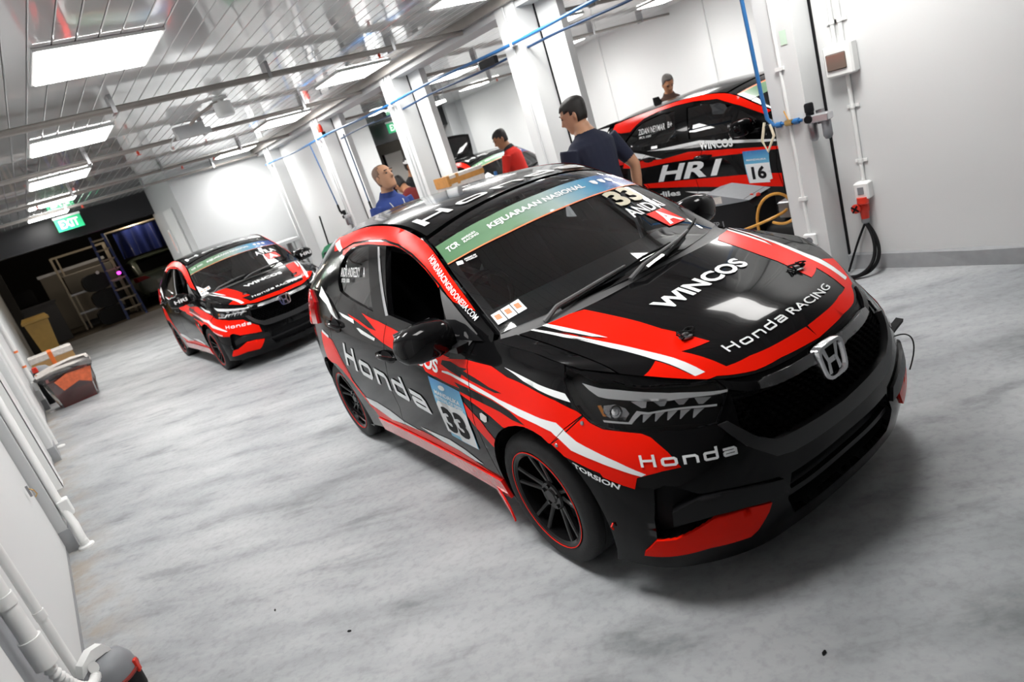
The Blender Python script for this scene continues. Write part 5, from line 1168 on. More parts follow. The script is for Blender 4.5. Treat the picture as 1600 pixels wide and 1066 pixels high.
# vacuum cleaner at lower left
t = thing('vacuum_cleaner', (-.412, 3.13, 0), 'grey vacuum cleaner with white handle and hose at lower left', 'vacuum cleaner', math.radians(-60)); t.scale = (.66, .66, .95)
b = MB(); b.lathe([(.15, 0), (.165, .02), (.168, .12), (.160, .13)], 28); b.build('tank', 'black3', t, True)
b = MB(); b.lathe([(.170, .128), (.172, .150), (.165, .185), (.135, .225), (.08, .245), (0, .25)], 28); b.build('motor_head', 'pvcg', t, True)
b = MB(); b.lathe([(.174, .122), (.180, .128), (.180, .136), (.174, .142)], 28, closed=True); b.build('rim_seal', 'redbin', t, True)
b = MB(); b.loft([[(-.035, y, z), (.035, y, z), (.035, y, z+h), (-.035, y, z+h)] for y, z, h in ((-.13, .20, .03), (-.10, .235, .04), (-.02, .255, .05), (.05, .25, .045), (.08, .23, .03))]); b.build('handle', 'pvc', t, True)
b = MB(); b.tube([(.05, -.06, .24), (.09, -.075, .255)], .028, 14); b.build('hose_port', 'pvc', t, True)
for a in (.7, 2.6): b = MB(); b.box(.165, .185, -.018, .018, .105, .17, .004); o = b.build('latch', 'redplug', t); o.rotation_euler = (0, 0, a)
t = thing('corrugated_hose', (0, 0, 0), 'white corrugated hose joining the wall pipe to the vacuum cleaner', 'hose')
pts = bez((-.485, 2.73, .50), (-.47, 2.74, .36), (-.45, 2.93, .20), (-.43, 3.03, .22), 70); rs = [.019+.0035*math.cos(i*1.6) for i in range(len(pts))]
b = MB(); b.tube(pts, rs, 12); b.build('hose_tube', 'pvc', t, True)
# --- bins and boxes by the left wall
t = thing('waste_bin', (-.06, 11.58, 0), 'red bin lined with a clear plastic bag by the left wall', 'bin')
def sq(w, d, z, j=0): return [(x+random.uniform(-j, j), y+random.uniform(-j, j), z+random.uniform(-j, j)) for x, y in ((-w, -d), (-w*.3, -d), (w*.3, -d), (w, -d), (w, -d*.3), (w, d*.3), (w, d), (w*.3, d), (-w*.3, d), (-w, d), (-w, d*.3), (-w, -d*.3))]
b = MB(); b.loft([sq(.22, .17, 0), sq(.26, .20, .40), sq(.27, .21, .42), sq(.24, .18, .42), sq(.20, .15, .03)]); b.build('bin_body', 'redbin', t)
b = MB(); b.loft([sq(.25, .20, .01, .012), sq(.275, .222, .14, .02), sq(.29, .235, .28, .02), sq(.31, .25, .42, .02), sq(.36, .30, .53, .035), sq(.345, .29, .56, .03), sq(.30, .24, .47, .02), sq(.25, .20, .2, .02)], cap=False); b.build('bag_liner', 'film', t)
b = MB(); b.loft([[(x*w, y*d, z+.03*math.sin(5*q+w*9)) for q, (x, y) in enumerate(((-1, -1), (-.4, -1.05), (.4, -1), (1, -1), (1.05, 0), (1, 1), (.4, 1.04), (-.4, 1), (-1, 1), (-1.04, 0)))] for w, d, z in ((.325, .28, .49), (.35, .31, .535), (.345, .30, .57), (.31, .27, .54))], cap=False); b.build('bag_rim', 'wrap', t, True)
b = MB(); b.loft([[(x, y, z) for x, y, z in ((-.12, -.268, .24), (.10, -.274, .30), (.24, -.276, .22), (.31, -.29, .44), (.0, -.285, .46), (-.18, -.28, .40))], [(x, y+.006, z) for x, y, z in ((-.12, -.268, .24), (.10, -.274, .30), (.24, -.276, .22), (.31, -.29, .44), (.0, -.285, .46), (-.18, -.28, .40))]]); b.build('orange_bag_print', mat('faded_orange_print', (.62, .13, .05), .45, var=.4, vs=22), t)
b = MB(); b.loft([sq(.21, .16, .30, .03), sq(.20, .15, .44, .05), sq(.12, .10, .50, .04)]); b.build('rubbish', 'black3', t)
t = thing('cardboard_box', (-.13, 13.05, 0), 'tall brown cardboard box with orange strap behind the lined bin', 'box')
b = MB(); b.box(-.30, .30, -.22, .22, 0, .60); b.build('box_body', 'carton', t)
b = MB(); b.box(-.31, .31, -.23, .23, .60, .70, .01); b.build('box_lid', 'wrap', t); b = MB(); b.box(-.03, .03, -.236, .236, .3, .706); b.build('box_strap', 'otape', t)
t = thing('fire_extinguisher', (-.40, 12.35, 0), 'small dark cylinder with red cap between bin and cardboard box', 'extinguisher')
b = MB(); b.lathe([(.06, 0), (.065, .02), (.065, .46), (.04, .52), (.02, .53)], 16); b.build('cylinder', 'black3', t, True); b = MB(); b.lathe([(.035, .52), (.04, .54), (.035, .60), (0, .61)], 12); b.build('red_cap', 'redplug', t, True)
t = thing('plastic_cover', (-.36, 12.6, .46), 'grey plastic cover resting against the cardboard box', 'cover')
b = MB(); b.lathe([(.16, 0), (.15, .05), (.11, .10), (0, .13)], 16); b.build('cover_shell', 'pvcg', t, True); b = MB(); b.box(-.08, .08, -.06, .06, -.46, 0); b.build('cover_foot', 'black3', t)
t = thing('wheelie_bin', (-.13, 19.6, 0), 'yellow wheelie bin in front of the dark grey cabinet', 'bin')
b = MB(); b.loft([[(x*w, y*w*1.1, z) for x, y in ((-1, -1), (1, -1), (1, 1), (-1, 1))] for w, z in ((.17, .06), (.25, .95))]); b.build('bin_body', 'ybin', t)
b = MB(); b.box(-.29, .29, -.31, .31, .95, 1.02, .012); b.loft([[(x*w, y*w, z) for x, y in ((-1, -1), (1, -1), (1, 1), (-1, 1))] for w, z in ((.28, 1.02), (.24, 1.09))]); b.build('bin_lid', 'ybin', t)
for s in (-1, 1): b = MB(); b.lathe([(0, -.02), (.09, -.02), (.09, .02), (0, .02)], 14, c=(s*.18, .2, .09), axis='x'); b.build('bin_wheel', 'black3', t, True)
t = thing('cabinet', (.08, 23.6, 0), 'low dark grey cabinet standing beyond the shutter opening', 'cabinet')
b = MB(); b.box(-.42, .42, 0, .5, 0, 1.15); b.build('cabinet_body', 'cab', t); b = MB(); b.box(-.46, .46, -.04, .54, 1.15, 1.22); b.build('cabinet_top', 'cab', t)
b = MB(); b.box(-.40, .40, -.012, 0, .05, 1.12); b.build('cabinet_door', 'cab', t)
# --- the dim store beyond the shutter
t = thing('motorbike', (-.15, 25.2, 0), 'black motorbike with pale side strips in the dim far store', 'motorbike')
for y in (-.55, .75): b = MB(); b.lathe([(.20, -.05), (.30, -.05), (.31, 0), (.30, .05), (.20, .05)], 20, c=(0, y, .31), axis='x', closed=True); b.build('wheel', 'tyre', t, True)
b = MB(); b.loft([superring((0, 0, z), rx, rz, 14, 2.5, y) for y, rx, rz, z in ((-.6, .08, .1, .85), (-.4, .2, .3, .85), (0, .24, .36, .8), (.5, .2, .22, .85), (.8, .06, .08, .95))]); b.build('bodywork', 'black2', t, True)
b = MB(); b.tube([(-.38, -.35, 1.25), (0, -.42, 1.2), (.38, -.35, 1.25)], .02, 8); b.build('handlebar', 'black3', t, True)
for s in (-1, 1): b = MB(); b.loft([[(s*(.22+dx), -.52+dy, z) for dx, dy in ((0, 0), (.03, 0), (.03, .03), (0, .03))] for z in (.75, 1.0)]); b.build('side_strip', 'beige', t)
b = MB(); b.box(-.3, .3, .1, .5, 1.2, 1.7, .05); b.build('top_box', 'black3', t)
t = thing('steel_rack', (.95, 24.5, 0), 'pale steel rack frame in the far store left of the black pile', 'rack')
for x, y in ((0, 0), (.14, .2), (0, .5), (1.5, 0), (1.5, .5)): b = MB(); b.box(x-.025, x+.025, y-.025, y+.025, 0, 2.35); b.build('rack_post', 'rung', t)
for z in (2.3, .5, 1.1): b = MB(); b.box(0, 1.5, -.02, .02, z, z+.06); b.build('rack_beam', 'rung' if z > 2 else 'metal', t)
b = MB(); b.box(.05, 1.45, .05, .5, 1.16, 1.75, .02); b.build('rack_crate', 'beige', t)
t = thing('display_board', (.5, 27.5, 0), 'beige grey panel leaning in the far store behind the rack', 'panel')
b = MB(); b.box(0, 2.0, 0, .1, 0, 1.95); b.build('panel_board', 'beige', t); b = MB(); b.box(-.05, 2.05, -.03, 0, 1.9, 2.0); b.build('panel_rail', 'metal', t)
t = thing('seat_stack', (1.72, 23.6, 0), 'black pile of wrapped seats in the far store beside the ladder', 'seats')
for k, (x, z, w) in enumerate(((0, -.025, .42), (.05, .50, .40), (-.03, 1.03, .36))): b = MB(); b.loft([superring((x, 0, z+.27), w, .26, 14, 3, y) for y in (-.3, -.25, .25, .3)]); b.build('seat_shell', 'black2', t, True)
b = MB(); b.lathe([(0, .0), (.05, .0), (.05, .04), (0, .04)], 12, c=(.1, -.32, 1.55), axis='y'); b.build('round_lamp', 'drl', t, True)
t = thing('step_ladder', (2.2, 22.9, 0), 'blue step ladder with pale rungs in the far store', 'ladder')
for s in (-1, 1): b = MB(); b.loft([[(s*w+dx, y+dy, z) for dx, dy in ((-.035, -.02), (.035, -.02), (.035, .02), (-.035, .02))] for w, y, z in ((.26, -.3, 0), (.17, .1, 2.55))]); b.build('ladder_rail', 'bluepaint', t)
for k in range(8): z = .3+k*.3; w = .26-.09*z/2.55; y = -.3+.4*z/2.55; b = MB(); b.box(-w, w, y-.02, y+.05, z-.025, z+.025); b.build('ladder_rung', 'rung', t)
t = thing('blue_tarpaulin', (2.65, 23.3, 1.65), 'dark blue tarpaulin hung on a bar above the green car', 'tarpaulin')
V = []; F = []; n = 40
for i in range(n+1):
    u = i/n; wv = .07*math.sin(u*30)+.04*math.sin(u*11+1)
    V += [(u*1.9, wv*(.3+.7*k), .85-.28*k-.04*abs(math.sin(u*9))*(k == 0)) for k in (0, 1, 2, 3)]
for i in range(n):
    for k in range(3): F.append((i*4+k, i*4+k+1, i*4+5+k, i*4+4+k))
mk('tarp_sheet', V, F, 'tarp', t, True)
b = MB(); b.tube([(-.2, 0, .87), (2.0, 0, .87)], .03, 8); b.build('tarp_bar', 'rung', t, True)
for x in (-.2, 1.98): b = MB(); b.tube([(x, 0, -1.65), (x, 0, .9)], .03, 8); b.build('tarp_post', 'metal', t, True)
t = thing('magenta_lamp', (2.26, 22.55, 1.35), 'tiny glowing magenta lamp hanging on the blue ladder', 'lamp')
b = MB(); b.lathe([(0, -.05), (.05, -.03), (.055, 0), (.05, .03), (0, .05)], 12); b.build('lamp_bulb', mat('magenta_glow', (.8, .1, .7), .4, emit=(1, .05, .8), es=4), t, True); b = MB(); b.tube([(0, 0, .04), (0, .1, .2)], .008, 6); b.build('lamp_cord', 'black3', t, True)
t = thing('floor_beam', (.95, 25.4, 0), 'dark steel beam lying on the far store floor', 'beam', .12)
b = MB(); b.box(0, 1.3, -.1, .1, .0, .05); b.box(0, 1.3, -.02, .02, .05, .17); b.box(0, 1.3, -.1, .1, .17, .21); b.build('beam_web', 'cab', t)
# sage green car seen from behind
t = thing('parked_car', (3.62, 26.2, 0), 'sage green hatchback parked in the dim store with red tail lamp', 'car', math.radians(90))
hw_ = [(-2.0, .86, .30, .95), (-2.05, .88, .28, .98)]
rings = []
def crs(x, w, z0, z1, p=4): return [(x, w*abs(math.cos(a))**(2/p)*np.sign(math.cos(a)), (z0+z1)/2+(z1-z0)/2*abs(math.sin(a))**(2/p)*np.sign(math.sin(a))) for a in [2*math.pi*k/24 for k in range(24)]]
b = MB(); b.loft([crs(*r) for r in ((-1.62, .70, .38, .98), (-1.55, .80, .30, 1.04), (-1.2, .86, .24, 1.05), (.2, .87, .22, 1.0), (1.3, .85, .24, .98), (2.2, .78, .30, .88), (2.35, .62, .38, .75))]); b.build('car_body', 'greenpaint', t, True)
b = MB(); b.loft([crs(*r) for r in ((-1.56, .66, .94, 1.08), (-1.30, .69, .94, 1.52), (-1.05, .69, .94, 1.60), (.1, .68, .94, 1.60), (.55, .66, .94, 1.5), (1.25, .66, .90, .96))]); b.build('cabin', 'greenpaint', t, True)
b = MB(); b.loft([[(x, y, z) for y in (-.54, .54)] + [(x+.02, .54, z+.001), (x+.02, -.54, z+.001)] for x, z in ((-1.60, 1.08), (-1.34, 1.47))]); b.build('rear_window', 'black', t)
for s in (-1, 1):
    b = MB(); b.loft([[(x, s*.70, z) for x, z in ((-1.15, 1.06), (.9, 1.02), (.4, 1.44), (-.95, 1.50))], [(x, s*.715, z) for x, z in ((-1.15, 1.06), (.9, 1.02), (.4, 1.44), (-.95, 1.50))]]); b.build('side_window', 'black', t)
    b = MB(); b.loft([[(-1.66, s*y0, z) for y0, z in ((.38, .86), (.74, .84), (.78, .99), (.52, .98))], [(-1.50, s*y0, z) for y0, z in ((.38, .86), (.84, .84), (.86, .99), (.52, .98))]]); b.build('tail_lamp', 'taillight', t)
    for x in (-1.0, 1.5):
        w = empty('wheel', (x, s*.80, .32)); w.parent = t
        b = MB(); b.lathe([(.19, -.09), (.30, -.09), (.32, -.05), (.32, .05), (.30, .09), (.19, .09)], 24, axis='y', closed=True); b.build('tyre', 'tyre', w, True)
        b = MB(); b.lathe([(0, s*.06), (.19, s*.07), (.2, 0), (0, 0)], 20, axis='y'); b.build('wheel_disc', 'metal', w, True)
b = MB(); b.box(-1.68, -1.62, -.24, .24, .62, .74); b.build('number_plate', 'pvc', t); b = MB(); b.box(-1.66, -1.5, -.6, .6, .28, .40); b.build('lower_bumper', 'black3', t)
b = MB(); b.loft([[(x, y, z) for x, z in ((-1.22, 1.57), (-1.50, 1.545), (-1.50, 1.525), (-1.22, 1.52))] for y in (-.58, 0, .58)]); b.build('roof_spoiler', 'greenpaint', t)
for k, (y0, y1, z) in enumerate(((.05, .40, .98), (.1, .4, .86))): b = MB(); b.box(-1.655, -1.62, -y1, -y0, z, z+.03); b.build('chrome_script', 'silver', t)
# --- bench, broom, bucket by the far right wall
t = thing('work_bench', (3.93, 12.86, 0), 'grey framed steel workbench behind the further race car', 'bench')
for x in (-.40, .38):
    for y in (.04, .5): b = MB(); b.box(x-.04, x+.04, y-.04, y+.04, 0, 1.0); b.build('bench_leg', 'wallg', t)
b = MB(); b.box(-.46, .44, -.02, .56, 1.0, 1.07, .01); b.build('bench_top', 'wallg', t); b = MB(); b.box(-.36, .34, .08, .5, .1, .8); b.build('bench_store', 'black3', t)
t = thing('broom', (4.46, 11.75, 0), 'black broom handle leaning by the white wall', 'broom')
b = MB(); b.tube([(-.05, 0, .05), (.05, .02, 1.32)], .016, 8); b.build('broom_handle', 'black3', t, True); b = MB(); b.box(-.18, .10, -.04, .04, 0, .07); b.build('broom_head', 'black3', t)
t = thing('bin_stand', (4.36, 11.35, 0), 'dark stand with green cloth over it by the broom', 'stand')
b = MB(); b.lathe([(.16, 0), (.19, .02), (.20, .72), (.17, .74), (0, .74)], 18); b.build('stand_drum', 'black3', t, True)
b = MB(); rg = []
for r, z in ((.02, .82), (.12, .80), (.20, .74), (.225, .60), (.24, .52)): rg.append([((r+.02*math.sin(5*a))*math.cos(a), (r+.02*math.sin(5*a))*math.sin(a), z+.02*math.sin(3*a+r*9)) for a in [2*math.pi*k/24 for k in range(24)]])
b.loft(rg[::-1], cap=False); b.build('green_cloth', 'rag', t, True)
# --- compressed air line along the columns
AX = 4.36
t = thing('air_pipe', (0, 0, 0), 'long bright blue air pipe running along the columns below the ceiling', 'pipe')
pts = [(AX, y, 2.47-.05*((12.9-y)/10)+.012*math.sin(y*2.1)) for y in np.linspace(12.95, 2.78, 44)]
b = MB(); b.tube(pts, .016, 8); b.build('blue_pipe', 'bluehose', t, True)
for yn in (2.65, 5.15, 7.7, 10.25, 12.8): b = MB(); b.box(AX-.02, 4.42, yn-.012, yn+.012, 2.40, 2.50); b.build('pipe_bracket', 'pvc', t)
for yn, l in ((7.95, .28), (5.45, .26)): b = MB(); b.box(AX-.02, AX+.03, yn, yn+l, 2.33, 2.40); b.build('valve_block', 'black3', t)
t = thing('air_hose', (0, 0, 0), 'dark blue hose running just beneath the bright blue air pipe', 'hose')
b = MB(); b.tube([(4.45, y, 2.34+.01*math.sin(y*3)) for y in np.linspace(9.6, 2.9, 30)], .012, 8); b.build('hose_tube', 'navyhose', t, True)
def reg_unit(y, x, z, label, rz=0):
    t = thing('air_regulator', (x, y, z), label, 'regulator', rz, 'air regulators on the columns')
    b = MB(); b.box(-.04, .04, -.085, .085, -.02, .03, .006); b.build('regulator_body', 'silver', t)
    for k in (-.05, .045): b = MB(); b.lathe([(.026, -.02), (.030, -.03), (.030, -.12), (.02, -.14), (0, -.145)], 14, c=(0, k, 0)); b.build('filter_bowl', 'metal' if k > 0 else 'pvcg', t, True)
    b = MB(); b.lathe([(.026, .03), (.026, .05), (.030, .055), (.030, .10), (.024, .11), (0, .11)], 14, c=(0, .05, 0)); b.build('regulator_knob', 'black3', t, True)
    b = MB(); b.lathe([(0, .0), (.026, .0), (.028, .012), (0, .014)], 16, c=(-.05, .045, .01), axis='x'); b.build('pressure_gauge', 'black3', t, True)
    b = MB(); b.box(.02, .06, -.02, .02, -.04, .05); b.build('wall_bracket', 'metal', t)
    return t
reg_unit(2.42, 4.40, 1.15, 'silver air regulator with black knob on the nearest column corner')
reg_unit(10.30, 4.38, 1.22, 'air regulator on the far column behind the broom')
t = thing('air_drop', (0, 0, 0), 'blue hose dropping down the nearest column to a brass valve', 'hose')
b = MB(); b.tube([(4.385, 2.80, 2.385), (4.39, 2.80, 2.3), (4.40, 2.79, 1.4), (4.40, 2.78, 1.22), (4.40, 2.74, 1.165)], .014, 8); b.build('drop_hose', 'bluehose', t, True)
b = MB(); b.tube([(4.40, 2.76, 1.165), (4.40, 2.53, 1.16)], .011, 8); b.build('branch_pipe', 'bluehose', t, True)
for y in (2.78, 2.70, 2.57): b = MB(); b.tube([(4.40, y-.018, 1.162), (4.40, y+.018, 1.162)], .02, 10); b.build('hose_fitting', 'bluehose' if y < 2.75 else 'black3', t, True)
b = MB(); b.tube([(4.40, 2.65, 1.162), (4.40, 2.60, 1.162)], .020, 10); b.build('ball_valve', 'brass', t, True)
b = MB(); b.loft([[(4.395+dx, 2.625+.02*u, 1.18+.06*u+dz) for dx, dz in ((-.006, 0), (.006, 0), (.006, .008), (-.006, .008))] for u in (0, 1)]); b.build('valve_lever', 'yhose', t)
b = MB(); b.tube([(4.39, 2.80, 1.20), (4.37, 2.83, 1.08), (4.37, 2.80, 1.0), (4.38, 2.74, 1.10), (4.39, 2.76, 1.18)], .010, 6); b.build('tape_loop', mat('cream_tape', (.62, .56, .42), .6), t, True)
for y0, y1, z0, z1, x, lab in ((10.52, 10.36, 2.44, 1.42, 4.325, 'dark blue hose hanging beside the far column regulator'), (9.5, 9.5, 2.38, 1.34, 4.46, 'dark blue hose hanging between the two far columns')):
    t = thing('hanging_hose', (0, 0, 0), lab, 'hose', group='dark blue hoses hanging by the far columns')
    b = MB(); b.tube([(x, y0, z0), (x, (y0+y1)/2, (z0+z1)/2), (x, y1, z1)], .011, 8); b.build('hose_tube', 'navyhose', t, True)
    b = MB(); b.tube([(x, y1, z1+.02), (x, y1, z1-.08), (x+.02, y1, z1-.14)], .018, 8); b.build('air_coupling', 'black3', t, True)
# --- right wall electrics
t = thing('distribution_box', (XR-.075, 2.325, 1.36), 'white distribution box with smoked window on the right wall', 'electrical box')
b = MB(); b.box(-.012, .074, -.095, .095, 0, .205, .012); b.build('box_housing', 'pvc', t); b = MB(); b.box(-.022, -.008, -.055, .075, .045, .15, .006); b.build('smoked_window', 'smoke', t)
for lab, segs, cl in (('paired white conduits rising from the distribution box to the ceiling', [[(4.64, 2.36, 1.56), (4.64, 2.36, ZC)], [(4.64, 2.31, 1.56), (4.64, 2.31, ZC)]], (1.7, 2.3)), ('white conduit between the distribution box and the power socket', [[(4.64, 2.31, 1.37), (4.64, 2.31, .62)]], (1.15, .78))):
    t = thing('wall_conduit', (0, 0, 0), lab, 'pipe', group='white conduits on the right wall')
    for s in segs:
        b = MB(); b.tube(s, .013, 10); b.build('conduit_tube', 'pvc', t, True)
        for z in cl: b = MB(); b.tube([(s[0][0], s[0][1], z-.012), (s[0][0], s[0][1], z+.012)], .017, 10); b.box(XR-.01, XR, s[0][1]-.04, s[0][1]+.04, z-.01, z+.01); b.build('conduit_clip', 'pvc', t, True)
t = thing('power_socket', (XR-.05, 2.31, .52), 'white industrial power socket with red plug on the right wall', 'socket')
b = MB(); b.box(-.03, .05, -.05, .05, 0, .12, .01); b.build('socket_housing', 'pvc', t); b = MB(); b.box(-.034, -.028, -.02, .02, .04, .09); b.build('socket_screw', 'pvcg', t)
b = MB(); b.lathe([(.036, .02), (.038, -.02), (.03, -.03)], 16, c=(-.02, .0, 0)); b.build('socket_collar', 'redplug', t, True)
t = thing('red_plug', (4.62, 2.325, .40), 'red round power plug hanging under the white socket', 'plug')
b = MB(); b.lathe([(.03, .10), (.036, .09), (.036, .04), (.028, .02), (.026, -.02), (0, -.02)], 18); b.build('plug_body', 'redplug', t, True)
b = MB(); b.lathe([(.0, -.012), (.03, -.012), (.034, .0), (.03, .012), (0, .014)], 16, c=(-.05, .03, .065), axis='x'); b.build('plug_cap', 'redplug', t, True)
for a in (.6, 2.2): b = MB(); b.box(-.068, -.062, -.030, .030, -.005, .005); o = b.build('cap_cross', 'black3', t); o.location = (0, .03, .065); o.rotation_euler = (a, 0, 0)
b = MB(); b.lathe([(.028, -.02), (.028, -.045), (.02, -.055), (0, -.055)], 14); b.build('cable_gland', 'pvcg', t, True)
t = thing('power_cable', (0, 0, 0), 'pair of black cables looping from the red plug to the floor', 'cable')
b = MB(); b.tube(bez((4.62, 2.325, .35), (4.60, 2.22, .22), (4.50, 2.17, .03), (4.43, 2.36, .016), 26)+[Vector((4.38, 2.55, .014)), Vector((4.37, 2.9, .014))], .012, 8); b.build('thick_cable', 'black3', t, True)
b = MB(); b.tube(bez((4.615, 2.33, .35), (4.58, 2.24, .24), (4.47, 2.19, .035), (4.40, 2.38, .016), 26)+[Vector((4.33, 2.6, .014)), Vector((4.32, 2.9, .014))], .012, 8); b.build('thick_cable', 'black3', t, True)
b = MB(); b.tube(bez((4.622, 2.33, .35), (4.61, 2.40, .22), (4.59, 2.44, .10), (4.54, 2.46, .012), 20), .008, 8); b.build('thin_cable', 'black3', t, True)
t = thing('column_conduit', (4.415, 2.63, 0), 'white conduit running down the nearest column to a wall outlet', 'pipe')
b = MB(); b.tube([(0, 0, .36), (0, 0, 1.10), (.0, .0, ZC)], .011, 10); b.build('conduit_tube', 'pvc', t, True)
for z in (.62, 1.52, 2.2): b = MB(); b.box(-.014, .01, -.03, .03, z-.012, z+.012); b.build('conduit_clip', 'pvc', t)
t = thing('wall_outlet', (4.40, 2.625, .27), 'square white wall outlet low on the nearest column', 'outlet')
b = MB(); b.box(-.012, .02, -.045, .045, 0, .09, .006); b.build('outlet_plate', 'pvc', t); b = MB(); b.lathe([(.0, -.0125), (.022, -.0125), (.024, -.016), (.026, -.012)], 16, c=(0, 0, .045), axis='x'); b.build('outlet_ring', 'pvcg', t, True)
t = thing('paper_tag', (4.418, 2.57, 1.66), 'pale green paper tag stuck high on the nearest column', 'tag'); b = MB(); b.box(-.002, 0, -.02, .025, 0, .09); b.build('tag_sheet', mat('pale_green_paper', (.52, .66, .54), .7), t)
# --- machine and compressor behind the nearest column
t = thing('charger_machine', (4.98, 3.62, 0), 'black machine with sloping grey lid and red switches beside the column', 'machine', .08)
b = MB(); b.prism([(-.28, .0), (.22, .0), (.30, .48), (.22, .56), (-.22, .58), (-.30, .5)], -.18, .18, 'x'); b.build('machine_body', 'black2', t)
b = MB(); b.prism([(-.27, .565), (.08, .66), (.20, .645), (.27, .55), (.22, .545), (-.22, .56)], -.19, .19, 'x'); b.build('machine_lid', 'pvcg', t)
b = MB(); b.box(-.19, -.17, -.02, .10, .57, .63); b.build('lid_label', 'wrap', t)
for y in (-.20, -.26): b = MB(); b.lathe([(.018, 0), (.02, .01), (.012, .025), (0, .028)], 12, c=(-.05, y-.02, .56)); b.build('red_switch', 'redplug', t, True)
b = MB(); b.tube([(-.1, .28, .52), (-.12, .36, .40), (-.12, .34, .12)], [.06, .06, .05], 12); b.build('grey_bellows', 'pvcg', t, True)
for s in (-1, 1):
    for y in (-.2, .2): b = MB(); b.lathe([(0, -.015), (.04, -.015), (.04, .015), (0, .015)], 12, c=(s*.16, y, .02), axis='x'); b.build('castor', 'black3', t, True)
flat_text('machine_lettering', 'EP 1', (-.1815, .12, .36), (0, -1, 0), (0, 0, 1), .05, 'pvcg', t)
t = thing('air_compressor', (4.98, 3.02, 0), 'black compressor tank with amber hoses behind the nearest column', 'compressor')
b = MB(); b.lathe([(0, -.30), (.08, -.29), (.14, -.25), (.155, -.2), (.155, .2), (.14, .25), (.08, .29), (0, .30)], 24, c=(0, 0, .20), axis='y'); b.build('air_tank', 'black2', t, True)
for y in (-.2, .2): b = MB(); b.box(-.14, .14, y-.02, y+.02, 0, .10); b.build('tank_foot', 'black3', t)
b = MB(); b.box(-.10, .10, -.12, .12, .36, .50, .01); b.build('pump_block', 'metal', t); b = MB(); b.lathe([(.05, 0), (.05, .09), (0, .1)], 14, c=(0, 0, .50)); b.build('pump_head', 'silver', t, True)
b = MB(); b.tube([(0, -.3, .5), (0, -.1, .62), (.1, .1, .60)], .012, 8); b.build('steel_handle', 'metal', t, True)
t = thing('amber_hose', (0, 0, 0), 'amber air hose looping from the compressor past the black machine', 'hose')
pts = []
for P in (bez((4.88, 3.02, .50), (4.78, 3.0, .66), (4.78, 3.30, .62), (4.78, 3.28, .30), 16), bez((4.78, 3.28, .30), (4.78, 3.26, .1), (4.80, 3.2, .02), (4.70, 3.5, .015), 12)): pts += P
b = MB(); b.tube(pts, .012, 8); b.build('hose_tube', 'yhose', t, True)
b = MB(); b.tube(bez((4.86, 3.05, .44), (4.70, 2.95, .46), (4.70, 3.30, .34), (4.76, 3.75, .26), 18), .012, 8); b.build('hose_tube', 'yhose', t, True)
b = MB(); b.tube(bez((4.86, 3.0, .42), (4.76, 2.86, .5), (4.74, 2.92, .30), (4.8, 3.15, .36), 18), .012, 8); b.build('hose_tube', 'yhose', t, True)
# --- carton on a trolley by the third column
t = thing('tool_trolley', (4.42, 7.0, 0), 'dark tool trolley mostly hidden behind the foreground car roof', 'trolley')
b = MB(); b.box(-.32, .32, -.20, .20, .14, 1.22, .01); b.build('trolley_body', 'cab', t)
for k in range(4): b = MB(); b.box(-.30, .30, -.215, -.20, .2+k*.25, .42+k*.25); b.build('drawer', 'black2', t)
for sx in (-1, 1):
    for sy2 in (-1, 1): b = MB(); b.lathe([(0, -.02), (.07, -.02), (.07, .02), (0, .02)], 12, c=(sx*.26, sy2*.15, .07), axis='x'); b.build('castor', 'black3', t, True)
t = thing('taped_carton', (4.52, 6.98, 1.22), 'brown taped carton in clear wrap standing on the tool trolley', 'box', -.05)
b = MB(); b.box(-.26, .26, -.16, .16, 0, .20, .006); b.build('carton_body', 'wrap', t)
b = MB(); b.box(-.263, .263, -.165, .165, .10, .16); b.build('tape_band', 'tape', t)
for x in (-.25, -.12): b = MB(); b.box(x-.016, x+.02, -.168, .168, .08, .204); b.build('orange_tape', 'tape', t)
t = thing('wrapped_roll', (4.75, 6.6, 0), 'thin pale roll standing upright between the carton and the red car', 'roll')
b = MB(); b.tube([(0, 0, 0), (.03, .0, 1.30)], .02, 8); b.build('roll_tube', 'bluehose', t, True)
# --- grey panel beyond the next bay's shutter
t = thing('leaning_board', (9.0, 17.2, 0), 'pale upright board in the dark doorway of the next bay', 'board')
b = MB(); b.box(-.02, .55, 0, .05, 0, 2.1); b.build('board_face', mat('pale_board', (.42, .39, .36), .6), t); b = MB(); b.box(-.03, .0, -.02, .07, 0, 2.12); b.build('board_edge', 'black3', t)

t = thing('warning_beacon', (4.40, 10.05, 2.50), 'small red warning beacon on the far column near the ceiling', 'beacon')
b = MB(); b.box(-.01, .03, -.03, .03, -.05, .03); b.build('beacon_base', 'black3', t); b = MB(); b.lathe([(.035, 0), (.04, .02), (.04, .09), (.025, .12), (0, .125)], 14, c=(-.02, 0, .03)); b.build('beacon_dome', 'redplug', t, True)

for k, (x, y, r, lab) in enumerate(((1.33, .98, .006, 'small dark chip on the floor in front of the bumper'), (.25, 3.05, .004, 'tiny dark crumb on the floor at lower left'), (.42, 2.55, .005, 'dark scrap on the floor below the front wheel'))):
    t = thing('floor_scrap', (x, y, 0), lab, 'scrap', k*1.1)
    b = MB(); b.loft([[(r*(1.6*math.cos(a)+.3*math.sin(3*a)), r*math.sin(a)*(1+.3*math.cos(2*a)), z) for a in [2*math.pi*q/9 for q in range(9)]] for z in (0, .005)]); b.build('scrap_piece', 'black3', t)
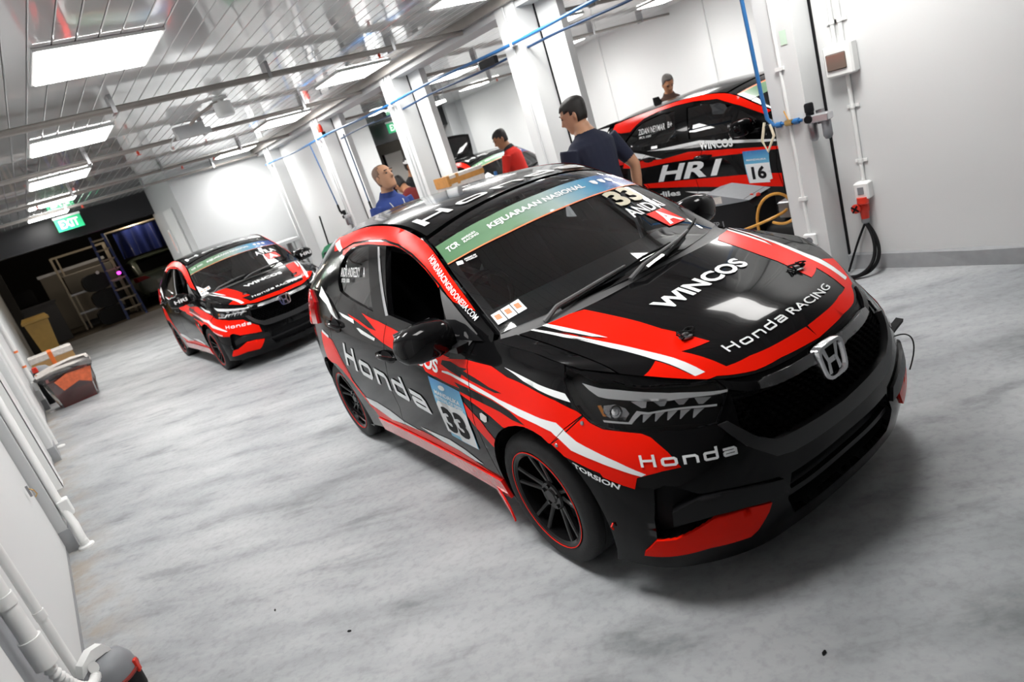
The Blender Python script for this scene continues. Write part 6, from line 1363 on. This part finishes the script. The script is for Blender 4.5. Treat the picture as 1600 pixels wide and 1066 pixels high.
# ------------------------------------------------------------------ people
M['skin'] = mat('skin', (.44, .235, .14), .5, var=.06, vs=14)
M['skin2'] = mat('darker_skin', (.36, .17, .085), .5, var=.06, vs=14)
M['hair'] = mat('black_hair', (.012, .010, .009), .5, vs=200, bump=.3)
M['greyhair'] = mat('greying_hair', (.10, .09, .085), .6, vs=200, bump=.3)
M['stubble'] = mat('shaved_hair', (.20, .125, .09), .6, vs=200)
M['eye'] = mat('dark_eye', (.03, .02, .018), .2)
M['lip'] = mat('lip', (.34, .13, .09), .5)
def fabric(n, c): M[n] = mat(n, c, .85, var=.14, vs=9, bump=.15); return n
fabric('blue_polo', (.022, .045, .185)); fabric('navy_shirt', (.010, .013, .030)); fabric('red_shirt', (.62, .02, .012)); fabric('brown_shirt', (.055, .028, .020)); fabric('black_shirt', (.015, .016, .019)); fabric('maroon_shirt', (.11, .008, .008)); fabric('dark_trousers', (.018, .018, .022)); fabric('shoe', (.012, .012, .012))
HEADP = [(-.118, .030, .034, .040), (-.110, .050, .046, .032), (-.090, .066, .058, .020), (-.062, .080, .066, .010), (-.03, .090, .071, .003), (.0, .094, .074, 0), (.03, .098, .076, -.004), (.06, .097, .074, -.008), (.085, .086, .066, -.012), (.105, .064, .05, -.014), (.117, .034, .028, -.014), (.121, .008, .008, -.014)]
def head_ring(z, rx, ry, xo, n=28): return [(xo+rx*math.cos(a)*(1.0 if math.cos(a) > 0 else 1.0), ry*math.sin(a), z) for a in [2*math.pi*k/n for k in range(n)]]
def remesh(b, vox):
    me = bpy.data.meshes.new('t'); me.from_pydata([tuple(v) for v in b.V], [], b.F)
    bm = bmesh.new(); bm.from_mesh(me); bmesh.ops.triangulate(bm, faces=[f for f in bm.faces if len(f.verts) > 4]); bm.to_mesh(me); bm.free()
    o = bpy.data.objects.new('t', me); COL.objects.link(o)
    m = o.modifiers.new('r', 'REMESH'); m.mode = 'VOXEL'; m.voxel_size = vox; m.use_smooth_shade = True
    s = o.modifiers.new('s', 'SMOOTH'); s.factor = .5; s.iterations = 4
    dg = bpy.context.evaluated_depsgraph_get(); r = bpy.data.meshes.new_from_object(o.evaluated_get(dg))
    bpy.data.objects.remove(o); return r
def person(loc, rz, label, H=1.75, shirt='navy_shirt', skinm='skin', lean=0.0, headturn=0.0, headtilt=0.0, arms=None, sleeve=.62, hair='hair', hairline=.35, collar=None, kneel=False, build=1.0, vox=.0085, group='people in the pit'):
    k = H/1.75; P = empty('person', loc, rz, label, 'person', group)
    hz = .93 if not kneel else .36
    Rl = Matrix.Rotation(lean, 3, 'Y'); piv = Vector((0, 0, hz))
    up_ = lambda p: piv+Rl @ (Vector(p)-Vector((0, 0, .93)))
    b = MB()
    T = [(.86, .105, .150, -.005), (.95, .118, .162, 0), (1.05, .108, .150, .005), (1.17, .112, .158, .005), (1.29, .122, .178, .0), (1.38, .112, .190, -.008), (1.435, .088, .150, -.014), (1.475, .062, .085, -.014), (1.52, .053, .056, -.006), (1.56, .052, .054, .004)]
    b.loft([[tuple(up_((xo+rx*build*math.cos(a), ry*build*math.sin(a), z))) for a in [2*math.pi*q/24 for q in range(24)]] for z, rx, ry, xo in T])
    seg = []                                                        # (a, b, material)
    seg.append((up_((0, 0, .86)), up_((0, 0, 1.37)), 0)); seg.append((up_((0, -.12, 1.40)), up_((0, .12, 1.40)), 0)); seg.append((up_((.01, 0, 1.49)), up_((0, 0, 1.58)), 1))
    hc = up_((.026, 0, 1.632)); Rh = Rl @ Matrix.Rotation(headturn, 3, 'Z') @ Matrix.Rotation(headtilt, 3, 'Y'); hp = lambda p: hc+Rh @ Vector(p)
    b.loft([[tuple(hp(p)) for p in head_ring(*r)] for r in HEADP])
    b.loft([[tuple(hp(p)) for p in ((x0, -w, z), (x0, w, z), (x1, w*.5, z), (x1, -w*.5, z))] for x0, x1, w, z in ((.078, .098, .010, .028), (.080, .108, .014, .0), (.078, .122, .019, -.028), (.075, .100, .016, -.040))])   # nose
    b.loft([[tuple(hp(p)) for p in ((.070, y, z-.008), (.070, y, z+.008), (.096, y*.9, z+.004), (.096, y*.9, z-.006))] for y, z in ((-.056, .030), (-.02, .040), (.02, .040), (.056, .030))])  # brow
    b.loft([[tuple(hp(p)) for p in ((.06, y, -.066), (.06, y, -.052), (.094-abs(y)*.5, y, -.054), (.094-abs(y)*.5, y, -.066))] for y in (-.026, 0, .026)])
    for s in (-1, 1): b.loft([[tuple(hp((x+.5*rr*math.cos(a)-.006, s*(.068+d), rr*1.15*math.sin(a)-.008))) for a in [2*math.pi*q/12 for q in range(12)]] for rr, d, x in ((.020, -.004, 0), (.028, .010, -.004), (.022, .018, -.008))])
    seg.append((hp((0, 0, -.09)), hp((0, 0, .09)), 1))
    for s in (-1, 1):
        A = (arms or {}).get(s, ((.02, .25, 1.14), (.06, .27, .90)))
        sh = up_((-.01, s*.178*build, 1.400)); el = up_((A[0][0], s*A[0][1], A[0][2])); wr = up_((A[1][0], s*A[1][1], A[1][2]))
        b.tube([sh, sh.lerp(el, .3), sh.lerp(el, .7), el, el.lerp(wr, .35), wr], [.062*build, .057*build, .048*build, .042, .042, .028], 14)
        d = (wr-el).normalized(); sd = d.cross(Vector((1, 0, 0))); sd = sd.normalized() if sd.length > .1 else Vector((0, 1, 0)); nn = d.cross(sd)
        b.loft([[tuple(wr+d*u+sd*(w*math.cos(a))+nn*(t_*math.sin(a))) for a in [2*math.pi*q/12 for q in range(12)]] for u, w, t_ in ((-.02, .024, .022), (.02, .034, .016), (.06, .042, .014), (.085, .040, .012))])
        for f, (o_, L_) in enumerate(((-.031, .066), (-.010, .078), (.011, .074), (.030, .058))):
            q0 = wr+d*.07+sd*o_; b.tube([q0, q0+d*L_*.5+nn*.003, q0+d*L_*.8+nn*.018, q0+d*L_*.95+nn*.034], [.0098, .0095, .009, .007], 8)
        q0 = wr+d*.025-sd*.03; b.tube([q0, q0+d*.03-sd*.022+nn*.006, q0+d*.062-sd*.024+nn*.018], [.012, .0115, .009], 8)
        m_ = sh.lerp(el, sleeve); seg.append((sh, m_, 0)); seg.append((m_, el, 1)); seg.append((el, wr, 1)); seg.append((wr, wr+d*.15, 1))
        if not kneel: hip, kn, an = Vector((0, s*.085, .90)), Vector((.015, s*.10, .49)), Vector((-.01, s*.11, .09))
        else: hip, kn, an = Vector((0, s*.10, .36)), Vector((.36, s*.14, .42)), Vector((.20, s*.13, .09))
        b.tube([hip, hip.lerp(kn, .4), kn, kn.lerp(an, .35), an], [.092, .082, .060, .060, .045], 14)
        b.loft([[tuple(an+Vector((x, yy*w, z*h_-.09))) for yy, z in ((-1, 0), (1, 0), (1, .6), (.5, 1), (-.5, 1), (-1, .6))] for x, w, h_ in ((-.07, .030, .07), (-.04, .040, .10), (.03, .043, .10), (.10, .046, .065), (.16, .040, .05), (.185, .022, .035))])
        seg += [(hip, kn, 2), (kn, an, 2), (an+Vector((-.05, 0, -.06)), an+Vector((.17, 0, -.06)), 3)]
    me = remesh(b, vox)
    for mm in (shirt, skinm, 'dark_trousers', 'shoe'): me.materials.append(M[mm])
    n = len(me.polygons); C = np.empty(n*3); me.polygons.foreach_get('center', C); C = C.reshape(-1, 3)
    best = np.full(n, 9e9); mi = np.zeros(n, int); off = {0: 0, 1: 0, 2: .0, 3: 0}
    for a, c, m_ in seg:
        a, c = np.array(a), np.array(c); ab = c-a; t = np.clip(((C-a)@ab)/max(ab@ab, 1e-9), 0, 1); dd = np.linalg.norm(C-(a+t[:, None]*ab), axis=1)
        if m_ == 0 and abs(ab[2]) > .3: dd = dd-.05
        u = dd < best; best[u] = dd[u]; mi[u] = m_
    pl = C@np.array(Rl @ Vector((0, 0, 1))) if False else None
    me.polygons.foreach_set('material_index', mi.astype(np.int32)); me.polygons.foreach_set('use_smooth', [True]*n); me.update()
    o = bpy.data.objects.new('body', me); COL.objects.link(o); o.parent = P
    P.scale = (k, k, k)
    # face and hair
    for s in (-1, 1):
        e = MB(); e.loft([[tuple(hp((.086+xx, s*.032+.013*math.cos(a)*r, .014+.006*math.sin(a)*r))) for a in [2*math.pi*q/10 for q in range(10)]] for xx, r in ((0, 1), (.006, .8), (.008, .2))]); e.build('eye', 'eye', P, True)
        e = MB(); e.loft([[tuple(hp((.090+dx, s*y, z))) for dx, z in ((0, .036), (.008, .038), (.008, .044), (0, .044))] for y in (.014, .034, .052)]); e.build('eyebrow', hair if hair != 'stubble' else 'hair', P)
    e = MB(); e.loft([[tuple(hp((.088-abs(y)*.55+dx, y, z))) for dx, z in ((0, -.062), (.007, -.063), (.008, -.057), (0, -.055))] for y in (-.026, -.01, .01, .026)]); e.build('mouth', 'lip', P)
    V = []; F = []; nr = len(HEADP); n2 = 28; g = 1.075 if hair != 'stubble' else 1.02
    keep = []
    for i, r in enumerate(HEADP):
        for q, p in enumerate(head_ring(*r)):
            x, y, z = p; c = math.cos(2*math.pi*q/n2); V.append(tuple(hp((r[3]+(x-r[3])*g-.003, y*g, z*g+(.006 if g > 1.05 else .001)))))
            lim = (.055+.03*(hairline-.35)) if c > .55 else (.02 if c > .15 else (-.01 if c > -.2 else -.075)); keep.append(z > lim)
    for i in range(nr-1):
        for q in range(n2):
            f = (i*n2+q, i*n2+(q+1) % n2, i*n2+n2+(q+1) % n2, i*n2+n2+q)
            if sum(keep[j] for j in f) >= 3: F.append(f)
    F.append(tuple((nr-1)*n2+q for q in range(n2)))
    h = mk('hair', V, F, hair, P, True); sm = h.modifiers.new('s', 'SOLIDIFY'); sm.thickness = .012 if hair != 'stubble' else .004; sm.offset = -1
    if collar:
        cb = MB(); cb.loft([[tuple(up_((xo+r1*math.cos(a), r2*math.sin(a), z+.012*math.cos(a)*-1))) for a in [2*math.pi*q/24 for q in range(24)]] for z, r1, r2, xo in ((1.462, .080, .098, -.012), (1.505, .066, .074, -.010), (1.510, .060, .068, -.010), (1.470, .070, .088, -.012))], cap=False); cb.build('collar', collar, P, True)
    P['_'] = 0; del P['_']
    return P, hp, up_
A_ = math.radians
P, hp, up_ = person((2.90, 5.72, 0), A_(-82), 'person with shaved head in a blue polo shirt behind the foreground car', 1.765, 'blue_polo', hair='stubble', hairline=1.6, headtilt=A_(-14), headturn=A_(8), collar='blue_polo')
b = MB(); b.tube([tuple(up_(p)) for p in ((-.04, .07, 1.475), (.085, .075, 1.40), (.132, .045, 1.28), (.135, .02, 1.14), (.132, -.02, 1.14), (.13, -.05, 1.28), (.085, -.075, 1.40), (-.04, -.07, 1.475))], .006, 6); b.build('lanyard', 'wallg', P, True)
b = MB(); b.box(.128, .138, -.035, .035, 1.02, 1.13); o = b.build('badge', 'black3', P)
person((3.66, 3.72, 0), A_(92), 'person in a navy t-shirt with their back turned between the two race cars', 1.78, 'navy_shirt', lean=A_(9), headturn=A_(38), headtilt=A_(6), build=1.2, arms={-1: ((-.06, .33, 1.13), (.02, .34, .89)), 1: ((.06, .27, 1.13), (.2, .22, .92))}, sleeve=.78)
P, hp, up_ = person((5.72, 7.25, 0), A_(118), 'person in a red shirt with black collar seen past the second column', 1.76, 'red_shirt', skinm='skin2', lean=A_(14), headturn=A_(34), headtilt=A_(8), arms={-1: ((.05, .27, 1.15), (.24, .22, .98)), 1: ((.12, .25, 1.15), (.3, .16, 1.0))}, sleeve=.8, collar='black_shirt')
person((8.25, 6.70, 0), A_(-125), 'person in a dark brown shirt looking down beyond the car with number 16', 1.74, 'brown_shirt', skinm='skin2', lean=A_(10), headtilt=A_(24), hair='greyhair', hairline=.9, collar='brown_shirt')
P, hp, up_ = person((5.22, 9.30, 0), A_(-75), 'person in a white cap and black t-shirt beside the third column', 1.78, 'black_shirt', skinm='skin2', headturn=A_(20), headtilt=A_(10), arms={1: ((.05, .27, 1.14), (.25, .20, 1.0)), -1: ((.05, .27, 1.14), (.25, .20, 1.0))})
b = MB(); b.loft([[tuple(hp(p)) for p in head_ring(z, rx, ry, xo)] for z, rx, ry, xo in ((.036, .106, .086, -.004), (.06, .106, .084, -.008), (.09, .094, .074, -.012), (.112, .066, .052, -.014), (.13, .02, .02, -.014))]); b.build('white_cap', 'pvc', P, True)
b = MB(); b.loft([[tuple(hp((x, w*y, .046-.02*(x-.09)*5+dz))) for y, dz in ((-1, 0), (-.5, .006), (.5, .006), (1, 0), (.5, -.004), (-.5, -.004))] for x, w in ((.07, .07), (.12, .065), (.165, .035))]); b.build('cap_peak', 'pvc', P, True)
b = MB(); b.box(-.06, .06, -.06, .06, 0, .05, .01); o = b.build('red_gloves', 'redplug', P); o.location = tuple(up_((.27, -.18, .94)))
person((4.74, 8.36, 0), A_(100), 'person in a dark red shirt with dark hair bending in front of the white cap', 1.70, 'maroon_shirt', skinm='skin2', lean=A_(34), headtilt=A_(10), arms={-1: ((.2, .25, 1.16), (.36, .18, 1.0)), 1: ((.2, .25, 1.16), (.36, .18, 1.0))})
